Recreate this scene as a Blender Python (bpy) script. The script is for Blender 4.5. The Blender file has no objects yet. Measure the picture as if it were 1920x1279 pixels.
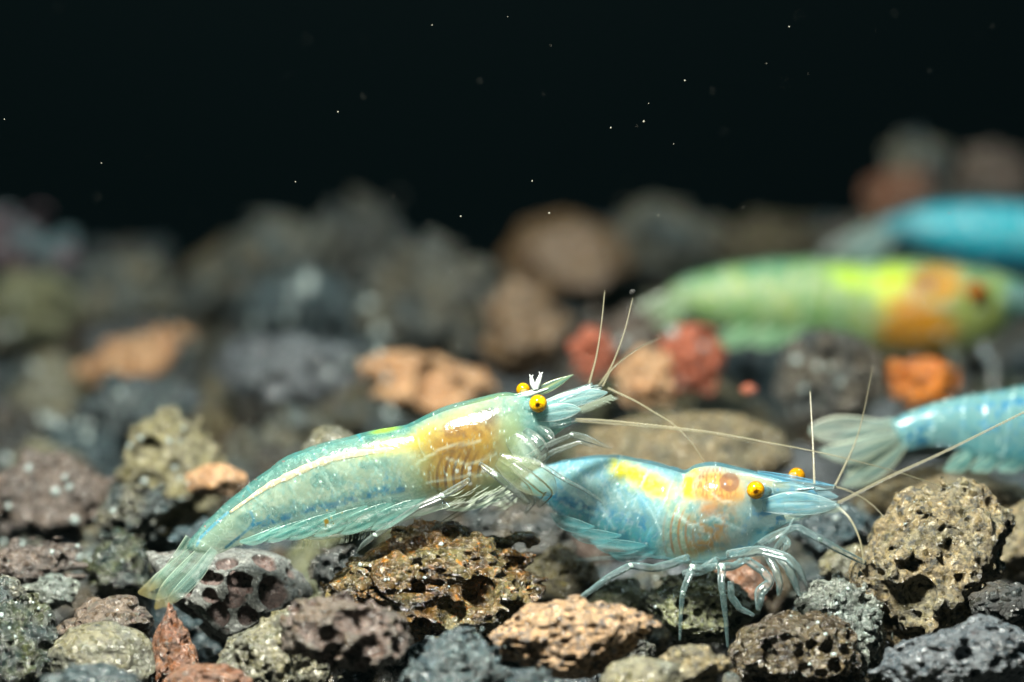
import bpy, math, random, re
import numpy as np
from mathutils import Vector, Matrix

# ------------------------------------------------------------------ camera, world, lamps, exposure
scene = bpy.context.scene
MM = 0.001                                   # everything below is written in millimetres
FOCUS = 220.0                                # camera to the sharp plane
FPX = 8448.0                                 # focal length in photo pixels (38.4 px per mm in the sharp plane)
TILT = math.radians(9.0)
CAM = np.array([0.0, -FOCUS * math.cos(TILT), FOCUS * math.sin(TILT) + 14.0])
FWD = np.array([0.0, math.cos(TILT), -math.sin(TILT)])
UP = np.array([0.0, math.sin(TILT), math.cos(TILT)])
RIGHT = np.array([1.0, 0.0, 0.0])
cam_data = bpy.data.cameras.new('camera')
cam = bpy.data.objects.new('camera', cam_data)
scene.collection.objects.link(cam)
cam.location = CAM * MM
cam.rotation_euler = (math.radians(90) - TILT, 0, 0)
cam_data.sensor_width = 36.0
cam_data.lens = 36.0 * FPX / 1920.0
cam_data.clip_start = 0.005
cam_data.clip_end = 20.0
cam_data.dof.use_dof = True
cam_data.dof.focus_distance = (FOCUS - 0.3) * MM
cam_data.dof.aperture_fstop = 30.0
scene.camera = cam

world = bpy.data.worlds.new('World')
scene.world = world
world.use_nodes = True
bg = world.node_tree.nodes['Background']
bg.inputs[0].default_value = (0.04, 0.60, 0.74, 1)
bg.inputs[1].default_value = 0.014

def area_lamp(name, loc, target, sx, sy, watts, col):
    l = bpy.data.lights.new(name, 'AREA')
    l.shape = 'RECTANGLE'; l.size = sx * MM; l.size_y = sy * MM
    l.energy = watts; l.color = col
    o = bpy.data.objects.new(name, l)
    scene.collection.objects.link(o)
    o.location = np.array(loc) * MM
    o.rotation_euler = (Vector(target) - Vector(loc)).to_track_quat('-Z', 'Y').to_euler()
    return o
area_lamp('aquarium_lamp', (-20, -46, 86), (3, 2, 0), 18, 8, 0.60, (1.0, 0.99, 0.88))
area_lamp('aquarium_lamp', (70, 80, 150), (10, 40, 0), 34, 16, 0.10, (0.70, 0.95, 1.0))

vs = scene.view_settings
vs.view_transform = 'Standard'; vs.look = 'None'; vs.gamma = 1.0; vs.exposure = 0.0
vs.use_curve_mapping = False
scene.cycles.use_denoising = True
scene.cycles.max_bounces = 8
scene.cycles.diffuse_bounces = 3
scene.cycles.glossy_bounces = 3
scene.cycles.transmission_bounces = 6
scene.cycles.transparent_max_bounces = 40
scene.cycles.sample_clamp_indirect = 4.0

# ------------------------------------------------------------------ small helpers
RNG = np.random.default_rng(7)

def ppm(d):
    return FPX / (FOCUS + d)

def P(px, py, d):
    """photo pixel + depth behind the sharp plane (mm) -> point in mm"""
    px, py, d = np.broadcast_arrays(np.asarray(px, float), np.asarray(py, float), np.asarray(d, float))
    z = (FOCUS + d)[..., None]
    return CAM + z * (FWD + RIGHT * ((px - 960.0) / FPX)[..., None] + UP * ((639.5 - py) / FPX)[..., None])

def lin(r, g, b):
    return tuple(((v / 255.0) / 12.92 if v / 255.0 <= 0.04045 else ((v / 255.0 + 0.055) / 1.055) ** 2.4) for v in (r, g, b))

def catmull(pts, n):
    p = np.asarray(pts, float)
    p = np.vstack([2 * p[0] - p[1], p, 2 * p[-1] - p[-2]])
    m = len(p) - 3
    t = np.linspace(0, m, n)
    i = np.minimum(t.astype(int), m - 1)
    u = (t - i)[:, None]
    a, b, c, d = p[i], p[i + 1], p[i + 2], p[i + 3]
    return 0.5 * ((2 * b) + (c - a) * u + (2 * a - 5 * b + 4 * c - d) * u ** 2 + (3 * b - a - 3 * c + d) * u ** 3)

def sstep(a, b, x):
    t = np.clip((x - a) / (b - a), 0, 1)
    return t * t * (3 - 2 * t)

_H = np.random.default_rng(3).random((64, 64, 64))
def vnoise(x, y, z=0.0):
    x, y, z = np.broadcast_arrays(np.asarray(x, float), np.asarray(y, float), np.asarray(z, float))
    xi, yi, zi = np.floor(x).astype(int), np.floor(y).astype(int), np.floor(z).astype(int)
    fx, fy, fz = x - xi, y - yi, z - zi
    fx, fy, fz = [f * f * (3 - 2 * f) for f in (fx, fy, fz)]
    r = 0
    for a in (0, 1):
        for b in (0, 1):
            for c in (0, 1):
                w = (fx if a else 1 - fx) * (fy if b else 1 - fy) * (fz if c else 1 - fz)
                r = r + w * _H[(xi + a) % 64, (yi + b) % 64, (zi + c) % 64]
    return r
def fbm(x, y, z=0.0, o=3):
    r = 0; a = 0.5; s = 0
    for k in range(o):
        r = r + a * vnoise(x * 2 ** k + 11 * k, y * 2 ** k + 5 * k, np.asarray(z) * 2 ** k); s += a; a *= 0.5
    return r / s

def dist_line(px, py, pts):
    best = np.full(np.shape(px), 1e9)
    for (x0, y0), (x1, y1) in zip(pts[:-1], pts[1:]):
        dx, dy = x1 - x0, y1 - y0
        t = np.clip(((px - x0) * dx + (py - y0) * dy) / (dx * dx + dy * dy + 1e-9), 0, 1)
        best = np.minimum(best, np.hypot(px - x0 - t * dx, py - y0 - t * dy))
    return best

def blob(px, py, cx, cy, rx, ry, rot=0.0, soft=0.5, wob=0.25):
    c, s = math.cos(math.radians(rot)), math.sin(math.radians(rot))
    u = ((px - cx) * c + (py - cy) * s) / rx
    v = (-(px - cx) * s + (py - cy) * c) / ry
    r = np.hypot(u, v) + wob * (fbm(px / (0.5 * rx) + cx, py / (0.5 * ry) + cy) - 0.5) * 2
    return 1 - sstep(1 - soft, 1 + soft * 0.4, r)

def veins(x, y, f, seed=0.0):
    n = fbm(x / f + seed, y / f + 2 * seed, seed, 3)
    return 1 - sstep(0.0, 0.045, np.abs(n - 0.5))

class Paint:
    """pigment and some painted light on the vertices of one mesh: colour and cover"""
    def __init__(self, n, col, a):
        self.c = np.tile(np.array(lin(*col)), (n, 1)); self.a = np.full(n, float(a))
    def mix(self, w, col=None, a=None):
        w = np.clip(w, 0, 1)
        if col is not None:
            self.c = self.c * (1 - w[:, None]) + np.array(lin(*col)) * w[:, None]
        if a is not None:
            self.a = self.a * (1 - w) + a * w
    def rgba(self):
        return np.hstack([self.c, self.a[:, None]])

def mesh_from(name, v, quads, rgba=None, hole=None, smooth=True, tris=None):
    me = bpy.data.meshes.new(name)
    v = np.asarray(v, np.float32) * MM
    quads = np.asarray(quads, np.int32).reshape(-1, 4)
    nt = 0 if tris is None else len(tris)
    me.vertices.add(len(v)); me.vertices.foreach_set('co', v.ravel())
    idx = quads.ravel()
    starts = np.arange(len(quads), dtype=np.int32) * 4
    if nt:
        tr = np.asarray(tris, np.int32)
        starts = np.concatenate([starts, len(idx) + np.arange(nt, dtype=np.int32) * 3])
        idx = np.concatenate([idx, tr.ravel()])
    me.loops.add(len(idx)); me.loops.foreach_set('vertex_index', idx)
    me.polygons.add(len(starts)); me.polygons.foreach_set('loop_start', starts.astype(np.int32))
    if smooth:
        me.polygons.foreach_set('use_smooth', np.ones(len(starts), bool))
    if rgba is not None:
        at = me.attributes.new('Col', 'FLOAT_COLOR', 'POINT'); at.data.foreach_set('color', np.asarray(rgba, np.float32).ravel())
    if hole is not None:
        at = me.attributes.new('hole', 'FLOAT', 'POINT'); at.data.foreach_set('value', np.asarray(hole, np.float32))
    me.update(calc_edges=True)
    return me

def link(name, me, mat=None, parent=None, loc=(0, 0, 0)):
    o = bpy.data.objects.new(name, me)
    scene.collection.objects.link(o)
    if mat is not None and me is not None and len(me.materials) == 0:
        me.materials.append(mat)
    if parent is not None:
        o.parent = parent
    o.location = np.asarray(loc) * MM
    return o

def tag(o, label=None, cat=None, group=None, kind=None):
    if label: o['label'] = label
    if cat: o['category'] = cat
    if group: o['group'] = group
    if kind: o['kind'] = kind
    return o

# ------------------------------------------------------------------ materials
def new_mat(name):
    m = bpy.data.materials.new(name); m.use_nodes = True
    nt = m.node_tree; nt.nodes.clear()
    out = nt.nodes.new('ShaderNodeOutputMaterial')
    return m, nt, out

def N(nt, t, **kw):
    n = nt.nodes.new(t)
    for k, v in kw.items():
        setattr(n, k, v)
    return n

def mixcol(nt, fac, a, b, bt='MIX'):
    n = N(nt, 'ShaderNodeMix', data_type='RGBA', blend_type=bt)
    for sock, v in ((n.inputs[0], fac), (n.inputs[6], a), (n.inputs[7], b)):
        if hasattr(v, 'is_linked') or hasattr(v, 'node'):
            nt.links.new(v, sock)
        elif isinstance(v, (int, float)):
            sock.default_value = v
        else:
            sock.default_value = (*v[:3], 1)
    return n.outputs[2]

def ramp(nt, fac, lo, hi):
    n = N(nt, 'ShaderNodeMapRange'); n.inputs[1].default_value = lo; n.inputs[2].default_value = hi
    n.interpolation_type = 'SMOOTHSTEP'
    nt.links.new(fac, n.inputs[0]); return n.outputs[0]

def rock_mat(name, c1, c2, c3, rough=(0.3, 0.8), hole=None, grain=1.0, spec=0.75, vary=0.0, bump=0.12, glint=0.0, spot=(0.54, 0.68), alb=0.33, spark=0.8):
    m, nt, out = new_mat(name)
    L = nt.links.new
    tc = N(nt, 'ShaderNodeTexCoord')
    mp = N(nt, 'ShaderNodeMapping'); mp.inputs['Scale'].default_value = (1000, 1000, 1000)
    L(tc.outputs['Object'], mp.inputs[0])
    info = N(nt, 'ShaderNodeObjectInfo')
    off = N(nt, 'ShaderNodeVectorMath', operation='SCALE'); off.inputs[3].default_value = 57.0
    comb = N(nt, 'ShaderNodeCombineXYZ')
    for k in range(3): L(info.outputs['Random'], comb.inputs[k])
    L(comb.outputs[0], off.inputs[0])
    add = N(nt, 'ShaderNodeVectorMath', operation='ADD'); L(mp.outputs[0], add.inputs[0]); L(off.outputs[0], add.inputs[1])
    vec = add.outputs[0]
    def noise(scale, detail, rgh=0.6):
        n = N(nt, 'ShaderNodeTexNoise'); n.inputs['Scale'].default_value = scale; n.inputs['Detail'].default_value = detail
        n.inputs['Roughness'].default_value = rgh
        L(vec, n.inputs['Vector']); return n.outputs['Fac']
    n1 = noise(0.55, 5); n2 = noise(2.2 * grain, 6, 0.7); n3 = noise(7.0 * grain, 4, 0.7)
    col = mixcol(nt, ramp(nt, n1, 0.38, 0.62), lin(*c1), lin(*c2))
    col = mixcol(nt, ramp(nt, n2, *spot), col, lin(*c3))
    if hole is not None:
        at = N(nt, 'ShaderNodeAttribute', attribute_name='hole')
        col = mixcol(nt, at.outputs['Fac'], col, lin(*hole))
    # speckle of pale and dark mineral grains
    vo = N(nt, 'ShaderNodeTexVoronoi'); vo.inputs['Scale'].default_value = 5.5 * grain; L(vec, vo.inputs['Vector'])
    sep = N(nt, 'ShaderNodeSeparateColor'); L(vo.outputs['Color'], sep.inputs[0])
    gr = N(nt, 'ShaderNodeMapRange'); gr.inputs[3].default_value = 0.5 * alb; gr.inputs[4].default_value = 1.5 * alb; L(sep.outputs[0], gr.inputs[0])
    gmul = N(nt, 'ShaderNodeVectorMath', operation='SCALE'); L(col, gmul.inputs[0]); L(gr.outputs[0], gmul.inputs[3])
    col = gmul.outputs[0]
    if vary > 0:
        vr = N(nt, 'ShaderNodeMapRange'); vr.inputs[3].default_value = 1 - vary; vr.inputs[4].default_value = 1 + vary
        L(info.outputs['Random'], vr.inputs[0])
        sc = N(nt, 'ShaderNodeVectorMath', operation='SCALE'); L(col, sc.inputs[0]); L(vr.outputs[0], sc.inputs[3]); col = sc.outputs[0]
    pb = N(nt, 'ShaderNodeBsdfPrincipled')
    L(col, pb.inputs['Base Color'])
    rr = N(nt, 'ShaderNodeMapRange'); rr.inputs[1].default_value = 0.35; rr.inputs[2].default_value = 0.65
    rr.inputs[3].default_value = rough[0]; rr.inputs[4].default_value = rough[1]; L(n2, rr.inputs[0]); L(rr.outputs[0], pb.inputs['Roughness'])
    pb.inputs['Specular IOR Level'].default_value = spec
    b1 = N(nt, 'ShaderNodeBump'); b1.inputs['Strength'].default_value = 0.9; b1.inputs['Distance'].default_value = bump * MM * 2.4
    L(n2, b1.inputs['Height'])
    b2 = N(nt, 'ShaderNodeBump'); b2.inputs['Strength'].default_value = 0.9; b2.inputs['Distance'].default_value = bump * MM
    L(n3, b2.inputs['Height']); L(b1.outputs[0], b2.inputs['Normal'])
    nrm = b2.outputs[0]
    if glint > 0:
        b3 = N(nt, 'ShaderNodeBump'); b3.inputs['Strength'].default_value = glint; b3.inputs['Distance'].default_value = 0.15 * MM
        L(sep.outputs[1], b3.inputs['Height']); L(nrm, b3.inputs['Normal']); nrm = b3.outputs[0]
    if spark > 0:      # scattered crystal faces, each tilted its own way and glossier than the rest
        v2 = N(nt, 'ShaderNodeTexVoronoi'); v2.inputs['Scale'].default_value = 4.2 * grain; L(vec, v2.inputs['Vector'])
        s2 = N(nt, 'ShaderNodeSeparateColor'); L(v2.outputs['Color'], s2.inputs[0])
        mk = N(nt, 'ShaderNodeMath', operation='GREATER_THAN'); mk.inputs[1].default_value = 1.0 - 0.5 * spark; L(s2.outputs[2], mk.inputs[0])
        sb = N(nt, 'ShaderNodeVectorMath', operation='SUBTRACT'); L(v2.outputs['Color'], sb.inputs[0]); sb.inputs[1].default_value = (0.5, 0.5, 0.5)
        am = N(nt, 'ShaderNodeMath', operation='MULTIPLY'); am.inputs[1].default_value = 1.5; L(mk.outputs[0], am.inputs[0])
        sl = N(nt, 'ShaderNodeVectorMath', operation='SCALE'); L(sb.outputs[0], sl.inputs[0]); L(am.outputs[0], sl.inputs[3])
        ad = N(nt, 'ShaderNodeVectorMath', operation='ADD'); L(nrm, ad.inputs[0]); L(sl.outputs[0], ad.inputs[1])
        nn = N(nt, 'ShaderNodeVectorMath', operation='NORMALIZE'); L(ad.outputs[0], nn.inputs[0]); nrm = nn.outputs[0]
        rm = N(nt, 'ShaderNodeMix', data_type='FLOAT'); L(mk.outputs[0], rm.inputs[0]); L(rr.outputs[0], rm.inputs[2]); rm.inputs[3].default_value = 0.18
        L(rm.outputs[0], pb.inputs['Roughness'])
    L(nrm, pb.inputs['Normal'])
    L(pb.outputs[0], out.inputs[0])
    return m

def tissue(name, col=None, alpha=None, rough=0.22, transl=0.5, gloss=0.7, bumpd=0.02, bumps=3.0, tint=(1, 1, 1), ior=1.36, rim=0.0, sss=0.0, alb=1.0, speck=0.0):
    """thin clear living tissue: part lets the view through, part scatters, wet skin on top"""
    m, nt, out = new_mat(name)
    L = nt.links.new
    if col is None:
        at = N(nt, 'ShaderNodeAttribute', attribute_name='Col'); c = at.outputs['Color']; a = at.outputs['Alpha']
    else:
        rgb = N(nt, 'ShaderNodeRGB'); rgb.outputs[0].default_value = (*lin(*col), 1); c = rgb.outputs[0]
        va = N(nt, 'ShaderNodeValue'); va.outputs[0].default_value = alpha; a = va.outputs[0]
    if alb != 1.0:
        sc_ = N(nt, 'ShaderNodeVectorMath', operation='SCALE'); sc_.inputs[3].default_value = alb; L(c, sc_.inputs[0]); c = sc_.outputs[0]
    tc = N(nt, 'ShaderNodeTexCoord')
    mp = N(nt, 'ShaderNodeMapping'); mp.inputs['Scale'].default_value = (1000, 1000, 1000); L(tc.outputs['Object'], mp.inputs[0])
    if speck > 0:      # milky flecks and bands inside the clear tissue
        ns = N(nt, 'ShaderNodeTexNoise'); ns.inputs['Scale'].default_value = 4.5; ns.inputs['Detail'].default_value = 5; ns.inputs['Roughness'].default_value = 0.75
        L(mp.outputs[0], ns.inputs['Vector'])
        fk = ramp(nt, ns.outputs['Fac'], 0.5, 0.72)
        c = mixcol(nt, fk, c, (0.92, 0.98, 0.95))
        ma = N(nt, 'ShaderNodeMath', operation='MULTIPLY_ADD', use_clamp=True); ma.inputs[1].default_value = speck; L(fk, ma.inputs[0]); L(a, ma.inputs[2]); a = ma.outputs[0]
    nz = N(nt, 'ShaderNodeTexNoise'); nz.inputs['Scale'].default_value = bumps; nz.inputs['Detail'].default_value = 4; L(mp.outputs[0], nz.inputs['Vector'])
    bp = N(nt, 'ShaderNodeBump'); bp.inputs['Distance'].default_value = bumpd * MM; bp.inputs['Strength'].default_value = 1.0; L(nz.outputs['Fac'], bp.inputs['Height'])
    di = N(nt, 'ShaderNodeBsdfDiffuse'); L(c, di.inputs[0]); L(bp.outputs[0], di.inputs['Normal'])
    tr = N(nt, 'ShaderNodeBsdfTranslucent'); L(c, tr.inputs[0])
    m1 = N(nt, 'ShaderNodeMixShader'); m1.inputs[0].default_value = transl; L(di.outputs[0], m1.inputs[1]); L(tr.outputs[0], m1.inputs[2])
    base = m1.outputs[0]
    if sss > 0:
        ss = N(nt, 'ShaderNodeSubsurfaceScattering'); L(c, ss.inputs['Color']); ss.inputs['Scale'].default_value = sss * MM
        ss.inputs['Radius'].default_value = (0.8, 1.0, 1.0)
        m4 = N(nt, 'ShaderNodeMixShader'); m4.inputs[0].default_value = 0.75; L(m1.outputs[0], m4.inputs[1]); L(ss.outputs[0], m4.inputs[2]); base = m4.outputs[0]
    if rim > 0:
        lw = N(nt, 'ShaderNodeLayerWeight'); lw.inputs[0].default_value = 0.5
        am = N(nt, 'ShaderNodeMath', operation='MULTIPLY_ADD', use_clamp=True); am.inputs[1].default_value = rim
        pw = N(nt, 'ShaderNodeMath', operation='POWER'); pw.inputs[1].default_value = 2.6; L(lw.outputs['Facing'], pw.inputs[0])
        L(pw.outputs[0], am.inputs[0]); L(a, am.inputs[2]); a = am.outputs[0]
    tp = N(nt, 'ShaderNodeBsdfTransparent'); tp.inputs[0].default_value = (*tint, 1)
    m2 = N(nt, 'ShaderNodeMixShader'); L(a, m2.inputs[0]); L(tp.outputs[0], m2.inputs[1]); L(base, m2.inputs[2])
    gl = N(nt, 'ShaderNodeBsdfGlossy'); gl.inputs['Roughness'].default_value = rough; L(bp.outputs[0], gl.inputs['Normal'])
    fr = N(nt, 'ShaderNodeFresnel'); fr.inputs['IOR'].default_value = ior; L(bp.outputs[0], fr.inputs['Normal'])
    mu = N(nt, 'ShaderNodeMath', operation='MULTIPLY'); mu.inputs[1].default_value = gloss; L(fr.outputs[0], mu.inputs[0])
    m3 = N(nt, 'ShaderNodeMixShader'); L(mu.outputs[0], m3.inputs[0]); L(m2.outputs[0], m3.inputs[1]); L(gl.outputs[0], m3.inputs[2])
    L(m3.outputs[0], out.inputs[0])
    return m

def simple_mat(name, col, rough=0.5, spec=0.5):
    m, nt, out = new_mat(name)
    pb = N(nt, 'ShaderNodeBsdfPrincipled')
    pb.inputs['Base Color'].default_value = (*lin(*col), 1)
    pb.inputs['Roughness'].default_value = rough
    pb.inputs['Specular IOR Level'].default_value = spec
    nt.links.new(pb.outputs[0], out.inputs[0])
    return m

R = {
 'basalt':  rock_mat('basalt', (78, 96, 98), (124, 120, 96), (52, 70, 74), vary=0.4, bump=0.16),
 'vesicle': rock_mat('vesicular_basalt', (122, 128, 124), (142, 144, 138), (92, 98, 98), spark=0.4, alb=0.5, hole=(112, 92, 86), bump=0.09, grain=1.5),
 'scoria':  rock_mat('brown_scoria', (104, 92, 78), (124, 106, 88), (82, 88, 70), hole=(114, 92, 80), vary=0.2, bump=0.12),
 'dark':    rock_mat('dark_scoria', (58, 68, 68), (96, 86, 66), (38, 48, 52), vary=0.4),
 'tan':     rock_mat('tan_pumice', (196, 158, 116), (214, 176, 132), (112, 104, 98), vary=0.15, bump=0.16, spot=(0.5, 0.6), alb=0.48),
 'olive':   rock_mat('olive_tuff', (170, 150, 108), (148, 140, 108), (92, 92, 82), vary=0.15, bump=0.18, spot=(0.52, 0.62), alb=0.44),
 'gold':    rock_mat('wet_brown_gold', (110, 78, 26), (124, 116, 76), (206, 128, 20), rough=(0.10, 0.42), spec=1.0, bump=0.3, glint=1.0, alb=0.55, spark=1.0),
 'wet':     rock_mat('wet_brown', (84, 70, 48), (104, 92, 66), (54, 44, 30), rough=(0.12, 0.45), spec=1.0, bump=0.3, glint=1.0, alb=0.55, spark=1.0),
 'glass':   rock_mat('dark_green_glassy', (38, 62, 60), (112, 118, 78), (22, 30, 34), rough=(0.08, 0.4), spec=1.0, bump=0.22, glint=0.8, spark=1.0),
 'blueglint': rock_mat('blue_grey_glinting', (70, 92, 100), (104, 124, 126), (44, 58, 68), rough=(0.1, 0.45), spec=1.0, bump=0.2, glint=0.8, spark=1.0, vary=0.15),
 'lichen':  rock_mat('grey_with_yellow_film', (124, 126, 108), (138, 132, 98), (100, 106, 102), vary=0.12, bump=0.08),
 'green':   rock_mat('yellow_green_film', (138, 142, 98), (116, 124, 96), (66, 76, 72), bump=0.12),
 'mossy':   rock_mat('dark_olive', (84, 78, 44), (108, 98, 56), (60, 60, 44), rough=(0.3, 0.7), bump=0.16),
 'slate':   rock_mat('blue_violet_slate', (86, 98, 106), (112, 122, 128), (120, 92, 92), bump=0.09, spot=(0.6, 0.7)),
 'rust':    rock_mat('rust_brown', (150, 96, 64), (172, 120, 84), (108, 108, 102), vary=0.15),
 'orange':  rock_mat('orange_quartz', (196, 146, 100), (200, 160, 118), (140, 106, 80), vary=0.15, alb=0.5),
 'amber':   rock_mat('amber_orange', (224, 134, 26), (206, 112, 18), (110, 66, 24), rough=(0.25, 0.6), alb=0.55),
 'coral':   rock_mat('coral_red', (226, 122, 82), (210, 108, 70), (160, 92, 66), vary=0.1, alb=0.36),
 'cream':   rock_mat('cream_crystal', (178, 172, 136), (164, 156, 104), (122, 120, 96), rough=(0.2, 0.6), glint=0.4, bump=0.18),
 'pink':    rock_mat('pink_brown', (134, 118, 106), (110, 98, 90), (78, 74, 72), vary=0.2, spark=0.9, glint=0.2, rough=(0.3, 0.7)),
 'silver':  rock_mat('silvery_glass', (150, 164, 156), (178, 186, 172), (92, 100, 90), rough=(0.08, 0.35), spec=1.0, glint=0.7, spark=1.0, bump=0.25),
 'mauve':   rock_mat('mauve_teal', (126, 92, 104), (92, 128, 136), (98, 84, 92)),
 'umber':   rock_mat('round_umber', (142, 112, 74), (128, 100, 66), (112, 92, 64), bump=0.05),
 'bluedark': rock_mat('deep_blue_grey', (46, 72, 80), (62, 88, 94), (34, 52, 58), vary=0.25, rough=(0.2, 0.6), glint=0.3),
}

# ------------------------------------------------------------------ stones: signed distance field -> surface nets
def upsample(k, n, rng):
    g = rng.standard_normal((k, k, k))
    x = np.linspace(0, k - 1.001, n); i = x.astype(int); f = x - i; f = f * f * (3 - 2 * f)
    M = np.zeros((n, k)); M[np.arange(n), i] = 1 - f; M[np.arange(n), np.minimum(i + 1, k - 1)] += f
    g = np.einsum('ai,ijk->ajk', M, g, optimize=True)
    g = np.einsum('bj,ajk->abk', M, g, optimize=True)
    return np.einsum('ck,abk->abc', M, g, optimize=True)

def surface_nets(f, lo, hstep, base):
    n = f.shape
    neg = f < 0
    c8 = [(a, b, c) for a in (0, 1) for b in (0, 1) for c in (0, 1)]
    cnt = np.zeros([s - 1 for s in n], np.int8)
    for a, b, c in c8:
        cnt += neg[a:n[0] - 1 + a, b:n[1] - 1 + b, c:n[2] - 1 + c]
    act = (cnt > 0) & (cnt < 8)
    ii = np.argwhere(act)
    vid = np.full(act.shape, -1, np.int64); vid[act] = np.arange(len(ii))
    vals = {k: f[ii[:, 0] + k[0], ii[:, 1] + k[1], ii[:, 2] + k[2]] for k in c8}
    acc = np.zeros((len(ii), 3)); w = np.zeros(len(ii))
    for k in c8:
        for ax in range(3):
            if k[ax] == 1: continue
            k2 = list(k); k2[ax] = 1; k2 = tuple(k2)
            a, b = vals[k], vals[k2]
            cr = (a < 0) != (b < 0)
            t = np.where(cr, a / np.where(cr, a - b, 1), 0)
            p = np.tile(np.array(k, float), (len(ii), 1)); p[:, ax] = t
            acc += p * cr[:, None]; w += cr
    v = (ii + acc / w[:, None]) * hstep + lo
    bv = base[ii[:, 0], ii[:, 1], ii[:, 2]]
    quads = []
    for ax in range(3):
        s0 = [slice(None)] * 3; s1 = [slice(None)] * 3
        s0[ax] = slice(0, -1); s1[ax] = slice(1, None)
        A, B = neg[tuple(s0)], neg[tuple(s1)]
        e = np.argwhere(A != B)
        o1, o2 = [(1, 2), (2, 0), (0, 1)][ax]
        e = e[(e[:, o1] > 0) & (e[:, o2] > 0) & (e[:, o1] < n[o1] - 1) & (e[:, o2] < n[o2] - 1)]
        inside = A[e[:, 0], e[:, 1], e[:, 2]]
        q = []
        for da, db in ((1, 1), (0, 1), (0, 0), (1, 0)):
            c = e.copy(); c[:, o1] -= da; c[:, o2] -= db
            q.append(vid[c[:, 0], c[:, 1], c[:, 2]])
        q = np.stack(q, 1)
        q[~inside] = q[~inside][:, ::-1]
        quads.append(q)
    return v, np.vstack(quads), bv

STY = {   # fbm amplitude, first lattice, octaves, decay, pores, pore radius range, ridges
 'smooth': dict(amp=0.07, k=4, oc=6, dec=0.58, pores=25, pr=(0.02, 0.06), ridge=0.03),
 'rough':  dict(amp=0.10, k=5, oc=6, dec=0.68, pores=90, pr=(0.03, 0.11), ridge=0.09),
 'knob':   dict(amp=0.085, k=6, oc=6, dec=0.82, pores=260, pr=(0.02, 0.085), ridge=0.07),
 'porous': dict(amp=0.07, k=5, oc=6, dec=0.66, pores=240, pr=(0.035, 0.15), ridge=0.06),
 'bubble': dict(amp=0.035, k=5, oc=6, dec=0.6, pores=110, pr=(0.02, 0.11), ridge=0.02),
 'crag':   dict(amp=0.13, k=5, oc=6, dec=0.72, pores=110, pr=(0.03, 0.2), ridge=0.14),
 'sponge': dict(amp=0.06, k=5, oc=5, dec=0.66, pores=190, pr=(0.07, 0.23), ridge=0.05),
}

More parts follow.
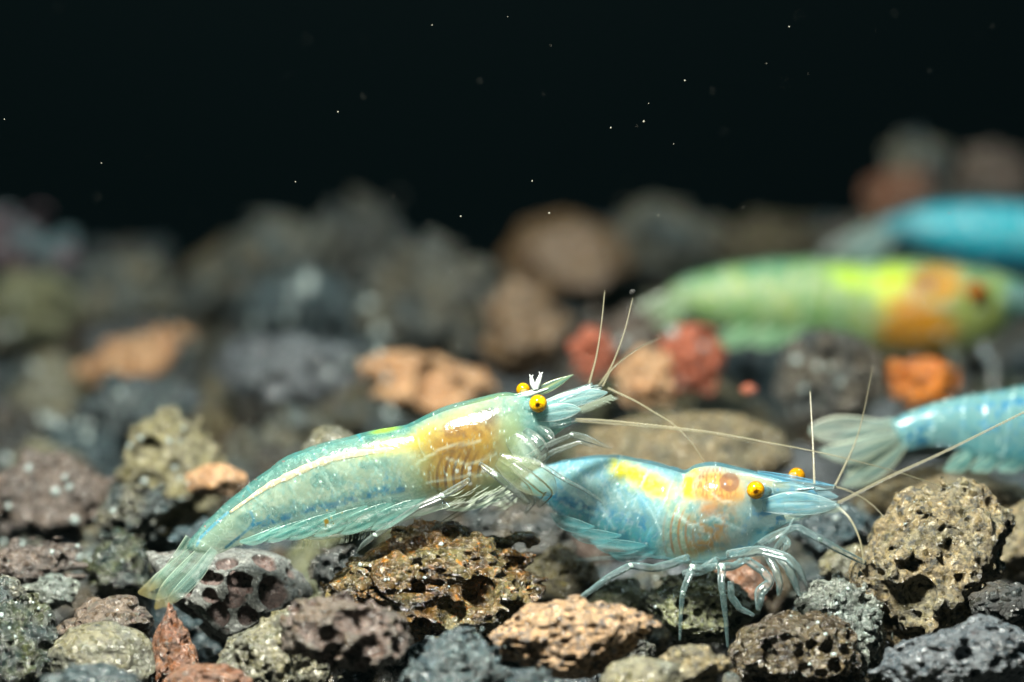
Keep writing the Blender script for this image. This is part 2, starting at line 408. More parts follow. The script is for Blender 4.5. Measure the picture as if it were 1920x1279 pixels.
def stone_mesh(seed, style, n, dims, poly=None, bites=(), sharp=34.0, tilt=32, front=None):
    """dims: half sizes (right, depth, up) in mm; poly: outline in unit box coords (x right, z up), convex, any winding"""
    rng = np.random.default_rng(seed)
    st = STY[style]
    ext = 1.32
    ax = np.linspace(-ext, ext, n)
    X, Y, Z = np.meshgrid(ax, ax, ax, indexing='ij')
    planes = []
    if poly is None:
        m = rng.integers(9, 14)
        for _ in range(m):
            nv = rng.standard_normal(3); nv /= np.linalg.norm(nv)
            planes.append((nv, rng.uniform(0.68, 0.92)))
    else:
        pl = np.array(poly, float)
        ar = 0.5 * np.sum(pl[:, 0] * np.roll(pl[:, 1], -1) - np.roll(pl[:, 0], -1) * pl[:, 1])
        if ar < 0: pl = pl[::-1]
        for a, b in zip(pl, np.roll(pl, -1, axis=0)):
            e = b - a; L = np.hypot(*e)
            if L < 1e-3: continue
            nx, nz = e[1] / L, -e[0] / L
            dd = nx * a[0] + nz * a[1]
            for sg in (-1, 1):
                t = math.radians(rng.uniform(0.4, 1.3) * tilt)
                y0 = sg * rng.uniform(0.0, 0.25)
                nv = np.array([nx * math.cos(t), sg * math.sin(t), nz * math.cos(t)])
                planes.append((nv, dd * math.cos(t) + nv[1] * y0))
        for sg in (-1, 1):
            nv = np.array([rng.uniform(-.25, .25), sg, rng.uniform(-.05, .35)]); nv /= np.linalg.norm(nv)
            planes.append((nv, rng.uniform(0.72, 0.9)))
    acc = np.zeros_like(X)
    for nv, dd in planes:
        acc += np.exp(np.clip(sharp * (X * nv[0] + Y * nv[1] + Z * nv[2] - dd), -60, 40))
    f = np.log(acc + 1e-20) / sharp
    f = np.maximum(f, np.sqrt(X ** 2 + Y ** 2 + Z ** 2) - 1.25)
    a = st['amp']; k = st['k']
    for o in range(st['oc']):
        if k > n // 2: break
        f += a * 0.55 * upsample(k, n, rng)
        a *= st['dec']; k = int(k * 1.9)
    for kk, wgt in ((7, 1.0), (15, 0.5), (31, 0.3)):
        if kk < n // 2: f += st['ridge'] * wgt * (0.55 - np.abs(upsample(kk, n, rng)))
    f = np.maximum(f, np.maximum(np.maximum(np.abs(X), np.abs(Y)), np.abs(Z)) - (ext - 3 * (ax[1] - ax[0])))
    base = f.copy()
    h = ax[1] - ax[0]
    # pores near the surface
    near = np.argwhere(np.abs(f) < h * 0.8)
    scale = np.array(dims) / np.max(dims)
    wob = upsample(min(24, n // 3), n, rng) * 0.012
    holes = []
    if len(near):
        for q in near[rng.integers(0, len(near), st['pores'])]:
            r = st['pr'][0] + (st['pr'][1] - st['pr'][0]) * rng.random() ** 2.2
            holes.append((ax[q] + rng.normal(0, 0.25 * r, 3), r * np.array([1, 1, 1]) * rng.uniform(0.8, 1.25, 3)))
    bitten = []
    for (bx, by, bz, br) in bites:
        ix = int(np.clip((bx + ext) / h, 0, n - 1)); iz = int(np.clip((bz + ext) / h, 0, n - 1))
        ys = np.nonzero(base[ix, :, iz] < 0)[0]
        if len(ys) == 0: continue
        br = np.array(br, float)
        bitten.append((np.array([bx, ax[ys[0]] + by * br[1], bz]), br))
    holes = [(c, r / scale * np.min(scale) ** 0.35) for c, r in holes] + bitten
    for c, r in holes:
        i0 = np.clip(((c - r * 1.25 + ext) / h).astype(int), 0, n - 1); i1 = np.clip(((c + r * 1.25 + ext) / h).astype(int) + 2, 1, n)
        s = tuple(slice(u, w) for u, w in zip(i0, i1))
        g = np.sqrt(((X[s] - c[0]) / r[0]) ** 2 + ((Y[s] - c[1]) / r[1]) ** 2 + ((Z[s] - c[2]) / r[2]) ** 2)
        g = (g - 1) * np.min(r) + wob[s]
        f[s] = np.maximum(f[s], -g)
    v, q, bv = surface_nets(f, np.array([-ext] * 3), h, base)
    hole = np.clip((-bv - 0.02) / 0.05, 0, 1)
    v = v * np.array(dims)
    # keep only as dense as needed; orient to camera axes (right, forward, up)
    return mesh_from('stone', v, q, hole=hole)

ROT_CAM = Matrix(((1, 0, 0), (0, math.cos(TILT), math.sin(TILT)), (0, -math.sin(TILT), math.cos(TILT))))  # columns: right, fwd, up
HERO_BOX = []
HERO_AT = []
def stone(label, d, mat, style, poly=None, box=None, thick=0.9, n=56, seed=0, bites=(), group=None, name='lava_stone', spin=0.0, tilt=32):
    """poly: outline in photo pixels; box: (cx, cy, w, h) in photo pixels. depth d (mm) of its middle"""
    if poly is not None:
        pl = np.array(poly, float)
        lo, hi = pl.min(0), pl.max(0)
        cx, cy = (lo + hi) / 2; w, h = hi - lo
        unit = [((x - cx) / (w / 2), -(y - cy) / (h / 2)) for x, y in poly]
    else:
        cx, cy, w, h = box
        rng = np.random.default_rng(seed + 991)
        m = rng.integers(6, 9)
        an = np.sort((np.arange(m) + rng.uniform(-0.28, 0.28, m)) * 2 * np.pi / m + rng.uniform(0, 6))
        rr = rng.uniform(0.9, 1.12, m)
        unit = [(math.cos(t) * r, math.sin(t) * r) for t, r in zip(an, rr)]
        u = np.array(unit); u = (u - (u.max(0) + u.min(0)) / 2) / ((u.max(0) - u.min(0)) / 2); unit = [tuple(z) for z in u]
    if d > 35 and not bites and mat not in ('umber',) and name == 'lava_stone':     # hollows of the far lumps
        rb = np.random.default_rng(seed + 77)
        bites = [(cx + rb.uniform(-.32, .32) * w, cy + rb.uniform(-.3, .35) * h, rb.uniform(.07, .16) * w, 0.2) for _ in range(4)]
    k = ppm(d)
    dims = (w / 2 / k, thick * 0.5 * (w + h) / 2 / k, h / 2 / k)
    ub = [((bx - cx) / (w / 2), bd, -(by - cy) / (h / 2), (br / (w / 2), br / k / dims[1], br / (h / 2))) for bx, by, br, bd in bites]
    me = stone_mesh(seed, style, n, dims, unit, ub, tilt=tilt)
    me.materials.append(R[mat])
    o = link(name, me)
    M = ROT_CAM.to_4x4() @ Matrix.Rotation(spin, 4, 'Y')
    o.matrix_world = Matrix.Translation(Vector(P(cx, cy, d) * MM)) @ M
    tag(o, label, 'stone', group)
    HERO_BOX.append((cx, cy, w, h, d)); HERO_AT.append((P(cx, cy, d), d, re.match(r'(.*?(stone|pebble|knob))', label).group(1)))
    return o

# ------------------------------------------------------------------ setting: bed under the stones, back panel of the tank
def ground_up(d):                       # height above the camera axis (mm) of the gravel line at depth d
    return -14.9 + 0.187 * d
gx = np.linspace(-110, 110, 150); gd = np.linspace(-70, 135, 140)
GX, GD = np.meshgrid(gx, gd, indexing='ij')
gz = ground_up(GD) - 6.5 + 1.6 * (fbm(GX / 7, GD / 7, 1.3, 4) - 0.5) * 2
gv = CAM + (FOCUS + GD)[..., None] * FWD + GX[..., None] * RIGHT + gz[..., None] * UP
gi = np.arange(150 * 140).reshape(150, 140)
gq = np.stack([gi[:-1, :-1], gi[1:, :-1], gi[1:, 1:], gi[:-1, 1:]], -1).reshape(-1, 4)
tag(link('gravel_bed', mesh_from('gravel_bed', gv.reshape(-1, 3), gq), rock_mat('shade_black_grit', (40, 42, 42), (52, 50, 46), (26, 28, 30), alb=0.4)), kind='structure')  # bed coloured near black so the gaps between stones read as shadow

def panel(name, centre, hx, hz, th, mat):
    v = []; 
    for y in (-th, th):
        for x, z in ((-hx, -hz), (hx, -hz), (hx, hz), (-hx, hz)):
            v.append((centre[0] + x, centre[1] + y, centre[2] + z))
    q = [(0, 1, 2, 3), (7, 6, 5, 4), (0, 4, 5, 1), (1, 5, 6, 2), (2, 6, 7, 3), (3, 7, 4, 0)]
    return tag(link(name, mesh_from(name, v, q, smooth=False), mat), kind='structure')
panel('tank_back_wall', (0, 133, 60), 260, 140, 2, simple_mat('black_teal_panel', (1, 6, 8), 0.7, 0.05))

# ------------------------------------------------------------------ stones one by one
S = stone
S('grey lava stone riddled with round brown bubble holes under the left shrimp tail', 5.0, 'vesicle', 'bubble',
  poly=[(220, 1034), (330, 1028), (470, 1024), (545, 1044), (590, 1110), (550, 1155), (470, 1215), (395, 1245), (330, 1190), (300, 1110)],
  n=98, seed=11, thick=0.75, tilt=18,
  bites=[(395, 1078, 16, 0.3), (455, 1088, 24, 0.3), (500, 1048, 26, 0.3), (365, 1152, 31, 0.3), (415, 1150, 24, 0.3), (443, 1120, 16, 0.3),
         (400, 1112, 15, 0.3), (520, 1108, 34, 0.3), (470, 1150, 20, 0.3), (430, 1052, 22, 0.3), (350, 1095, 24, 0.3), (278, 1068, 34, -0.15),
         (480, 1185, 16, 0.3), (385, 1200, 22, 0.3), (428, 1180, 12, 0.3), (335, 1050, 18, 0.3), (545, 1075, 12, 0.3), (505, 1080, 9, 0.3)])
S('large glossy brown and gold pitted stone below the gap between the shrimps', 1.5, 'gold', 'crag',
  poly=[(630, 1105), (680, 1020), (760, 985), (850, 985), (925, 1010), (985, 1070), (1012, 1125), (960, 1190), (830, 1215), (700, 1180)],
  n=110, seed=22, thick=0.8, bites=[(900, 1105, 34, 0.3), (960, 1150, 30, 0.3), (770, 1020, 22, 0.3), (850, 1150, 26, 0.3)])
S('reddish brown hollowed stone with deep dark pits in front of the gold stone', -8.0, 'scoria', 'sponge',
  poly=[(527, 1170), (560, 1130), (640, 1105), (720, 1130), (772, 1180), (765, 1235), (690, 1262), (600, 1250), (535, 1215)], n=80, seed=33,
  bites=[(620, 1195, 30, 0.3), (690, 1160, 26, 0.3), (700, 1210, 28, 0.3), (575, 1180, 22, 0.3)])
S('warm tan knobbly stone in front of the walking legs of the blue shrimp', -7.0, 'tan', 'knob',
  poly=[(918, 1195), (985, 1142), (1080, 1120), (1175, 1150), (1224, 1172), (1180, 1220), (1120, 1262), (1040, 1268), (960, 1240)], n=110, seed=44, thick=0.9)
S('tall beige rough stone standing right of the blue shrimp', 3.5, 'olive', 'knob',
  poly=[(1592, 1075), (1650, 980), (1700, 928), (1815, 906), (1908, 968), (1902, 1040), (1850, 1110), (1825, 1190), (1700, 1228), (1635, 1165)],
  n=98, seed=55, thick=0.85, bites=[(1715, 1108, 34, 0.3), (1862, 1150, 44, 0.5)])
S('blue violet grey stone with shallow pits below the tall beige stone', -5.0, 'slate', 'rough',
  poly=[(1650, 1250), (1700, 1195), (1830, 1155), (1905, 1180), (1935, 1250), (1880, 1300), (1700, 1310)], n=92, seed=66,
  bites=[(1700, 1213, 16, 0.3), (1800, 1225, 18, 0.3)])
S('wet dark brown porous stone under the front legs of the blue shrimp', -2.5, 'wet', 'porous',
  poly=[(1365, 1230), (1400, 1165), (1470, 1130), (1550, 1145), (1600, 1200), (1610, 1270), (1500, 1300), (1390, 1290)], n=102, seed=77,
  bites=[(1440, 1228, 17, 0.3), (1505, 1250, 14, 0.3)])
S('silvery glassy stone between wet brown stone and tall beige stone', 0.5, 'silver', 'crag',
  poly=[(1490, 1120), (1560, 1092), (1640, 1110), (1660, 1190), (1640, 1290), (1570, 1290)], n=80, seed=78)
S('yellow green filmed porous stone beneath the blue shrimp belly', 4.5, 'green', 'porous',
  poly=[(1215, 1130), (1245, 1085), (1320, 1070), (1390, 1090), (1420, 1150), (1370, 1205), (1270, 1200)], n=98, seed=88)
S('dark olive stone right of the gold stone', 10.0, 'mossy', 'knob', poly=[(965, 1080), (1010, 1040), (1050, 1018), (1100, 1050), (1130, 1095), (1080, 1150), (980, 1140)], n=62, seed=99)
S('smooth grey stone with yellow film at the bottom left', -3.0, 'lichen', 'smooth', poly=[(92, 1220), (130, 1180), (200, 1165), (270, 1190), (290, 1250), (240, 1320), (100, 1310)], n=80, seed=101)
S('dark green glassy stone with pale glints at the left edge', -3.0, 'glass', 'crag', poly=[(-60, 1150), (10, 1132), (75, 1145), (100, 1190), (85, 1290), (-20, 1310)], n=80, seed=102)
S('broad grey stone with yellow film beside the bubble holed stone', -4.0, 'lichen', 'rough', poly=[(395, 1260), (440, 1190), (520, 1140), (580, 1150), (620, 1230), (610, 1320), (450, 1330)], n=80, seed=103)
S('narrow rust brown stone wedged against the bubble holed stone', -2.0, 'rust', 'rough', poly=[(285, 1200), (315, 1130), (350, 1180), (378, 1240), (350, 1310), (290, 1300)], n=56, seed=104)
S('orange brown stone at the bottom below the rust stone', -8.0, 'rust', 'rough', box=(385, 1285, 170, 80), n=60, seed=105)
S('blue glinting stone under the smooth grey stone', -10.0, 'blueglint', 'crag', box=(195, 1290, 230, 80), n=56, seed=106)
S('blue grey glinting stone below the gold stone', -9.0, 'blueglint', 'crag', poly=[(740, 1300), (790, 1225), (860, 1190), (930, 1215), (960, 1270), (940, 1330), (780, 1330)], n=84, seed=107)
S('small blue grey glinting stone under the warm tan stone', -11.0, 'blueglint', 'crag', box=(1000, 1288, 130, 70), n=54, seed=108)
S('smooth grey stone with a pale patch under the blue shrimp legs', -9.0, 'lichen', 'smooth', box=(1205, 1275, 160, 90), n=56, seed=109)
S('knobbly olive beige stone under the blue shrimp legs', -8.0, 'olive', 'knob', box=(1295, 1256, 150, 90), n=84, seed=110)
S('dark grey hollow stone between bubble holed stone and gold stone', 8.0, 'dark', 'sponge', poly=[(575, 1060), (600, 1030), (660, 1022), (690, 1050), (680, 1120), (600, 1130)], n=56, seed=111)
S('dark shadowed stone behind the gold stone', 13.0, 'dark', 'rough', poly=[(850, 990), (890, 955), (960, 945), (1060, 960), (1080, 1030), (1000, 1060), (880, 1040)], n=56, seed=112)
S('mottled tan and green stone behind the rear leg of the blue shrimp', 7.0, 'green', 'rough', poly=[(1100, 1130), (1140, 1090), (1190, 1085), (1225, 1115), (1210, 1170), (1120, 1180)], n=56, seed=113)
S('orange brown stone behind the claws of the blue shrimp', 10.0, 'rust', 'rough', box=(1400, 1100, 120, 110), n=56, seed=114)
S('small dull grey stone chip between tan stone and green filmed stone', -3.0, 'basalt', 'rough', box=(1190, 1215, 70, 60), n=48, seed=115)
S('dark stone in the shade beneath the tall beige stone', -1.0, 'dark', 'rough', box=(1885, 1135, 130, 90), n=56, seed=116)
S('grey ridged stone at the left edge above the dark glassy stone', 1.0, 'basalt', 'rough', poly=[(-50, 1110), (0, 1075), (40, 1090), (60, 1140), (20, 1170), (-40, 1170)], n=60, seed=117)
S('flat dark brown stone between smooth grey stone and bubble holed stone', 1.5, 'scoria', 'rough', poly=[(110, 1190), (170, 1130), (240, 1120), (290, 1160), (280, 1200), (160, 1210)], n=60, seed=118)
S('pale pink sparkling stone left of the shrimp tail', 8.0, 'pink', 'crag', poly=[(-40, 1060), (20, 1015), (110, 1020), (160, 1060), (120, 1110), (0, 1110)], n=56, seed=119)
S('white and brown glinting stone chip by the pale pink stone', 5.5, 'silver', 'crag', box=(95, 1110, 100, 70), n=52, seed=120)
S('dark glossy crumpled stone behind the bubble holed stone', 10.0, 'glass', 'crag', poly=[(150, 1060), (190, 1010), (250, 1000), (290, 1040), (280, 1110), (180, 1130)], n=56, seed=121)
# a little behind the sharp plane
S('cream yellow crystal cluster stone behind the left shrimp', 22.0, 'cream', 'sponge', poly=[(215, 900), (240, 800), (320, 760), (400, 800), (430, 880), (400, 970), (300, 1000), (230, 970)], n=70, seed=130)
S('pink brown jagged stone left of the cream crystal stone', 22.0, 'pink', 'crag', poly=[(-20, 920), (30, 850), (120, 840), (200, 900), (200, 980), (110, 1020), (0, 1000)], n=62, seed=131)
S('grey honeycombed stone above the shrimp tail', 14.0, 'basalt', 'sponge', box=(250, 960, 160, 110), n=56, seed=132)
S('pale buff stone chip behind the left shrimp back', 17.0, 'orange', 'smooth', box=(405, 900, 110, 60), n=44, seed=133)
S('pointed grey stone peeping over the left shrimp back', 13.0, 'lichen', 'smooth', poly=[(555, 850), (590, 805), (625, 793), (660, 812), (690, 840), (680, 900), (570, 910)], n=60, seed=134)
S('broad tan stone behind the head of the left shrimp', 26.0, 'olive', 'smooth', poly=[(1090, 860), (1120, 800), (1230, 775), (1380, 775), (1470, 810), (1490, 870), (1400, 920), (1150, 920)], n=56, seed=135)
S('rusty beige stone below the clear tail fan', 20.0, 'olive', 'rough', poly=[(1600, 960), (1650, 890), (1740, 870), (1850, 890), (1930, 930), (1900, 1000), (1700, 1010)], n=56, seed=136)
S('slanting beige stone behind the tall beige stone', 12.0, 'olive', 'rough', poly=[(1840, 1070), (1880, 970), (1960, 920), (1990, 1010), (1940, 1090)], n=56, seed=137)
S('dark blue black stone under the antennae of the blue shrimp', 14.0, 'bluedark', 'rough', box=(1560, 1000, 150, 110), n=52, seed=138)
S('mottled grey stone in shade behind the front leg of the blue shrimp', 9.0, 'lichen', 'rough', box=(1590, 1060, 110, 80), n=48, seed=139)
# middle distance
S('pale orange oblong stone behind the left shrimp head', 45.0, 'orange', 'crag', poly=[(670, 710), (700, 665), (800, 660), (890, 680), (915, 730), (860, 775), (720, 775)], n=50, seed=140)
S('violet grey pitted stone left of the pale orange stone', 52.0, 'slate', 'porous', poly=[(400, 690), (450, 635), (560, 620), (650, 660), (670, 720), (580, 765), (440, 750)], n=50, seed=141)
S('flat pale orange stone on the left of the gravel', 62.0, 'orange', 'crag', poly=[(150, 690), (190, 640), (320, 610), (355, 625), (320, 680), (230, 720), (160, 725)], n=50, seed=142)
S('teal grey stone under the flat pale orange stone', 48.0, 'blueglint', 'crag', box=(260, 760, 230, 110), n=50, seed=143)
S('small coral red stone under the green shrimp tail', 45.0, 'coral', 'crag', box=(1110, 665, 80, 90), n=50, seed=144)
S('yellow ochre stone below the two upright antennae', 40.0, 'orange', 'crag', box=(1205, 705, 110, 110), n=50, seed=145)
S('rough red orange stone below the green shrimp belly', 46.0, 'coral', 'crag', poly=[(1240, 660), (1270, 610), (1330, 610), (1360, 660), (1330, 740), (1270, 730)], n=50, seed=146)
S('dark grey pitted stone below the green shrimp', 40.0, 'dark', 'porous', poly=[(1450, 720), (1480, 640), (1550, 610), (1630, 640), (1660, 720), (1620, 790), (1490, 790)], n=60, seed=147)
S('bright amber stone below the orange belly of the green shrimp', 42.0, 'amber', 'crag', box=(1735, 716, 136, 88), n=50, seed=148)
S('small round rosy pebble in a dark gap', 26.0, 'coral', 'smooth', box=(1404, 731, 34, 24), n=32, seed=149, name='pebble')
S('ragged dark stone behind the coral red stones', 56.0, 'scoria', 'crag', box=(1180, 640, 170, 130), n=50, seed=150)
# far
S('big grey stone with two dark round holes in the background', 72.0, 'basalt', 'crag', poly=[(680, 560), (720, 480), (800, 440), (880, 450), (930, 520), (940, 600), (860, 670), (720, 650)], n=72, seed=160,
  bites=[(815, 502, 36, 0.3), (742, 552, 24, 0.3)])
S('grey brown stone leaning on the holed background stone', 66.0, 'umber', 'crag', poly=[(900, 560), (960, 530), (1040, 560), (1080, 620), (1050, 690), (930, 690)], n=50, seed=161)
S('round umber brown stone on the far crest', 92.0, 'umber', 'smooth', poly=[(935, 490), (970, 420), (1060, 395), (1150, 425), (1190, 500), (1130, 560), (990, 560)], n=48, seed=162)
S('rounded grey stone beside the umber stone on the far crest', 98.0, 'basalt', 'crag', poly=[(1140, 440), (1170, 385), (1250, 375), (1330, 410), (1350, 470), (1250, 510), (1150, 500)], n=50, seed=163)
S('low dark olive stone on the far crest behind the green shrimp', 98.0, 'mossy', 'crag', box=(1445, 445, 210, 90), n=50, seed=164)
S('tall grey peaked stone on the far left crest', 96.0, 'basalt', 'crag', poly=[(560, 470), (610, 400), (680, 358), (740, 390), (760, 470), (700, 540), (580, 530)], n=50, seed=165)
S('broad grey stone left of the peaked far stone', 94.0, 'basalt', 'crag', poly=[(360, 520), (420, 450), (510, 400), (600, 420), (620, 510), (520, 580), (380, 580)], n=50, seed=166)
S('deep blue shaded stone under the peaked far stone', 76.0, 'bluedark', 'crag', box=(570, 570, 230, 150), n=50, seed=167)
S('grey round stone on the far left crest', 88.0, 'basalt', 'crag', poly=[(140, 560), (170, 500), (240, 480), (310, 500), (340, 560), (270, 620), (160, 610)], n=50, seed=168)
S('mauve and teal stone at the far left edge', 88.0, 'mauve', 'crag', poly=[(-90, 470), (-60, 400), (0, 385), (60, 410), (150, 475), (100, 520), (-50, 530)], n=50, seed=169)
S('mossy green grey stone at the left edge below the mauve stone', 80.0, 'green', 'crag', box=(60, 570, 180, 130), n=50, seed=170)
S('grey knob on top of the far right mound', 102.0, 'basalt', 'crag', box=(1722, 310, 130, 120), n=50, seed=171)
S('grey brown stone at the far right mound edge', 102.0, 'scoria', 'crag', box=(1860, 335, 150, 130), n=50, seed=172)
S('reddish stone on the slope of the far right mound', 99.0, 'rust', 'crag', box=(1680, 370, 130, 110), n=50, seed=173)
S('dark shaded stone under the far right mound', 100.0, 'dark', 'crag', box=(1790, 440, 330, 180), n=50, seed=174)
S('dark stone at the far end of the crest below the red slope', 96.0, 'dark', 'crag', box=(1600, 460, 150, 100), n=50, seed=175)

# unnamed gravel filling the bed: shared shapes, each stone its own object
protos = []
for k, sty in enumerate(['rough', 'crag', 'porous', 'crag', 'rough', 'knob', 'crag', 'sponge', 'porous', 'knob']):
    sc = np.random.default_rng(500 + k).uniform(0.75, 1.15, 3)
    protos.append(stone_mesh(300 + k, sty, 44, tuple(4.0 * sc)))
for me in protos: me.materials.append(R['basalt'])
FORM = ['rough', 'craggy', 'pitted', 'jagged', 'rugged', 'knobbly', 'broken', 'hollowed', 'porous', 'lumpy']
fill_pal = ['basalt', 'basalt', 'dark', 'dark', 'dark', 'lichen', 'olive', 'glass', 'blueglint', 'blueglint', 'bluedark', 'scoria', 'mossy', 'green', 'slate']
pal_word = dict(glass='dark green', basalt='grey', dark='dark', lichen='grey yellow', olive='beige', scoria='brown', blueglint='blue grey glinting', bluedark='dark blue', pink='pinkish brown',
                mossy='olive', green='greenish', tan='tan', rust='rust', slate='violet grey')
rf = random.Random(5)
d = -17.0
rows = []
while d < 118:
    rows.append(d); d += 5.2 + 0.018 * max(d, 0)
for d in rows:
    k = ppm(d)
    half = 990 / k + 4
    x = -half + rf.uniform(0, 4)
    while x < half:
        r = rf.uniform(0.5, 1.05) * (1.0 if d > 5 else 0.8)
        dd = d + rf.uniform(-1.6, 1.6)
        rowpx = 639.5 - (ground_up(dd) - 1.2) * k
        px = 960 + x * k
        up = ground_up(dd) - 2.3 + rf.uniform(-1.5, 1.0) - (2.2 if d < 6 else 0)
        ok = not (1400 < px < 1640 and 0 < d < 18)
        py = 639.5 - up * k; rad = 4.0 * r * k
        for (hx, hy, hw, hh, hd) in HERO_BOX:          # leave room for the stones placed one by one
            kk = ppm(hd)
            if abs(hd - dd) < 0.30 * (hw / kk + 8 * r) and abs(px - hx) < 0.42 * hw + rad * 0.55 and abs(py - hy) < 0.42 * hh + rad * 0.55:
                ok = False; break
        if ok:
            m = rf.choice(fill_pal)
            pi = rf.randrange(len(protos))
            o = link('gravel_stone', protos[pi])
            o.location = P(px, py, dd) * MM
            o.rotation_euler = (rf.uniform(0, 6.28), rf.uniform(0, 6.28), rf.uniform(0, 6.28))
            o.scale = (r * rf.uniform(0.85, 1.2), r * rf.uniform(0.85, 1.2), r * rf.uniform(0.8, 1.1))
            o.material_slots[0].link = 'OBJECT'; o.material_slots[0].material = R[m]
            pos = P(px, py, dd)
            near = min(HERO_AT, key=lambda hh: np.linalg.norm(hh[0] - pos))
            rel = 'behind' if dd - near[1] > 3 else ('in front of' if dd - near[1] < -3 else 'beside')
            size = 'small' if r < 0.68 else ('large' if r > 0.88 else 'medium')
            tag(o, '%s %s %s gravel stone %s the %s' % (size, FORM[pi], pal_word[m], rel, near[2]), 'stone', 'gravel stones filling the bed')
        x += (7.4 if d < 14 else 8.6) * r * rf.uniform(0.85, 1.25)

# loose chips and grit between the stones: nobody could count them
def grit(name, count, seed, size, drop, mat):
    rg = np.random.default_rng(seed)
    import bmesh
    bm = bmesh.new(); bmesh.ops.create_icosphere(bm, subdivisions=2, radius=1.0)
    bv = np.array([v.co[:] for v in bm.verts]); bf = np.array([[v.index for v in f.verts] for f in bm.faces]); bm.free()
    V, F = [], []
    for k in range(count):
        d = -18 + 132 * rg.random() ** 1.25
        kk = ppm(d); x = rg.uniform(-1, 1) * (1000 / kk + 3)
        r = size[0] + (size[1] - size[0]) * rg.random() ** 2.5
        if -1 < d < 3 and r > 1.0: r = 0.8
        v = bv.copy()
        for _ in range(7):                        # knock flat faces off the chip
            nv = rg.standard_normal(3); nv /= np.linalg.norm(nv); c = rg.uniform(0.35, 0.75)
            ex = np.maximum(v @ nv - c, 0); v -= ex[:, None] * nv
        v = v * rg.uniform(0.6, 1.25, 3) * r * (1 + 0.14 * rg.standard_normal((len(v), 1)))
        up = ground_up(d) - drop[0] + (drop[0] - drop[1]) * rg.random() - (1.5 if d < 5 else 0)
        c = CAM + (FOCUS + d) * FWD + x * RIGHT + up * UP
        F.append(bf + len(V) * len(bv)); V.append(v + c)
    o = link(name, mesh_from(name, np.vstack(V), np.zeros((0, 4)), tris=np.vstack(F), smooth=False), mat)
    return o
tag(grit('stone_chips', 900, 41, (0.5, 2.2), (5.2, 1.6), R['dark']), 'dark loose chips filling the gaps between stones', 'chips', kind='stuff')
tag(grit('glinting_grit', 700, 42, (0.35, 1.4), (4.6, 0.8), R['blueglint']), 'blue grey glinting grit scattered between stones', 'grit', kind='stuff')
tag(grit('pale_grit', 420, 43, (0.3, 1.2), (4.2, 0.6), R['silver']), 'pale glassy grit scattered between stones', 'grit', kind='stuff')
tag(grit('brown_grit', 700, 44, (0.4, 1.8), (4.8, 1.0), R['wet']), 'wet brown grit scattered between stones', 'grit', kind='stuff')

# flakes added on the stones, tilted to throw lamp glints at the camera: found by looking along a direction until a stone is met
def flakes():
    bpy.context.view_layer.update()
    dg = bpy.context.evaluated_depsgraph_get()
    rg = random.Random(91)
    lamp = np.array([-20.0, -46.0, 86.0])
    spots = [(130, 800, 60, 22, 9), (555, 565, 25, 50, 4), (1382, 632, 14, 22, 3), (1560, 462, 30, 18, 3), (15, 615, 25, 30, 3), (100, 1060, 130, 55, 26), (45, 1190, 55, 60, 16), (220, 1270, 90, 18, 14),
             (870, 1235, 80, 40, 16), (1000, 1275, 60, 12, 8), (1590, 1150, 45, 70, 26), (820, 1060, 150, 70, 26), (1480, 1210, 90, 60, 14), (300, 880, 90, 90, 12), (640, 690, 150, 60, 6), (90, 930, 100, 70, 10),
             (1560, 690, 80, 60, 6), (1250, 660, 90, 60, 5), (420, 560, 300, 60, 6), (200, 700, 180, 60, 6), (1310, 1130, 80, 50, 8), (1590, 970, 60, 40, 5), (700, 800, 120, 30, 4), (1750, 1000, 90, 60, 6)]
    V, F = [], []
    for cx, cy, sx, sy, n in spots:
        for _ in range(n):
            px, py = cx + rg.uniform(-1, 1) * sx, cy + rg.uniform(-1, 1) * sy
            dr = P(px, py, 0) - CAM; dr /= np.linalg.norm(dr)
            hit, loc, nor, idx, ob, mt = scene.ray_cast(dg, Vector(CAM * MM), Vector(dr))
            if not hit or 'wall' in ob.name: continue
            c = np.array(loc) / MM
            dist = np.linalg.norm(c - CAM)
            a = (lamp - c) / np.linalg.norm(lamp - c); b = (CAM - c) / dist
            hv = a + b; hv /= np.linalg.norm(hv)
            hv = hv + np.array([rg.gauss(0, .16) for _ in range(3)]); hv /= np.linalg.norm(hv)
            t1 = np.cross(hv, [0.3, 0.2, 0.9]); t1 /= np.linalg.norm(t1); t2 = np.cross(hv, t1)
            r = 0.03 + 0.11 * rg.random() ** 3 if dist < FOCUS + 12 else rg.uniform(0.05, 0.14)
            r = r * (1 + max(0, dist - FOCUS) / 26.0); th = r * 0.35
            m = rg.choice((4, 5, 6)); o = len(V); ph = rg.uniform(0, 6)
            rr = [r * rg.uniform(0.6, 1.2) for _ in range(m)]
            for side in (1, -1):
                for k in range(m):
                    an = ph + 2 * math.pi * k / m
                    V.append(c + hv * th * side + (t1 * math.cos(an) + t2 * math.sin(an)) * rr[k] * (1.0 if side == 1 else 1.25))
            for k in range(1, m - 1):
                F.append((o, o + k, o + k + 1)); F.append((o + m, o + m + k + 1, o + m + k))
            for k in range(m):
                k2 = (k + 1) % m
                F.append((o + k, o + m + k, o + m + k2)); F.append((o + k, o + m + k2, o + k2))
    tag(link('glint_flakes', mesh_from('glint_flakes', V, np.zeros((0, 4)), tris=F, smooth=False), simple_mat('glint_flake', (120, 132, 130), 0.16, 0.8)), 'tiny added flakes on the stones tilted to glint under the lamp', 'flakes', kind='stuff')
flakes()

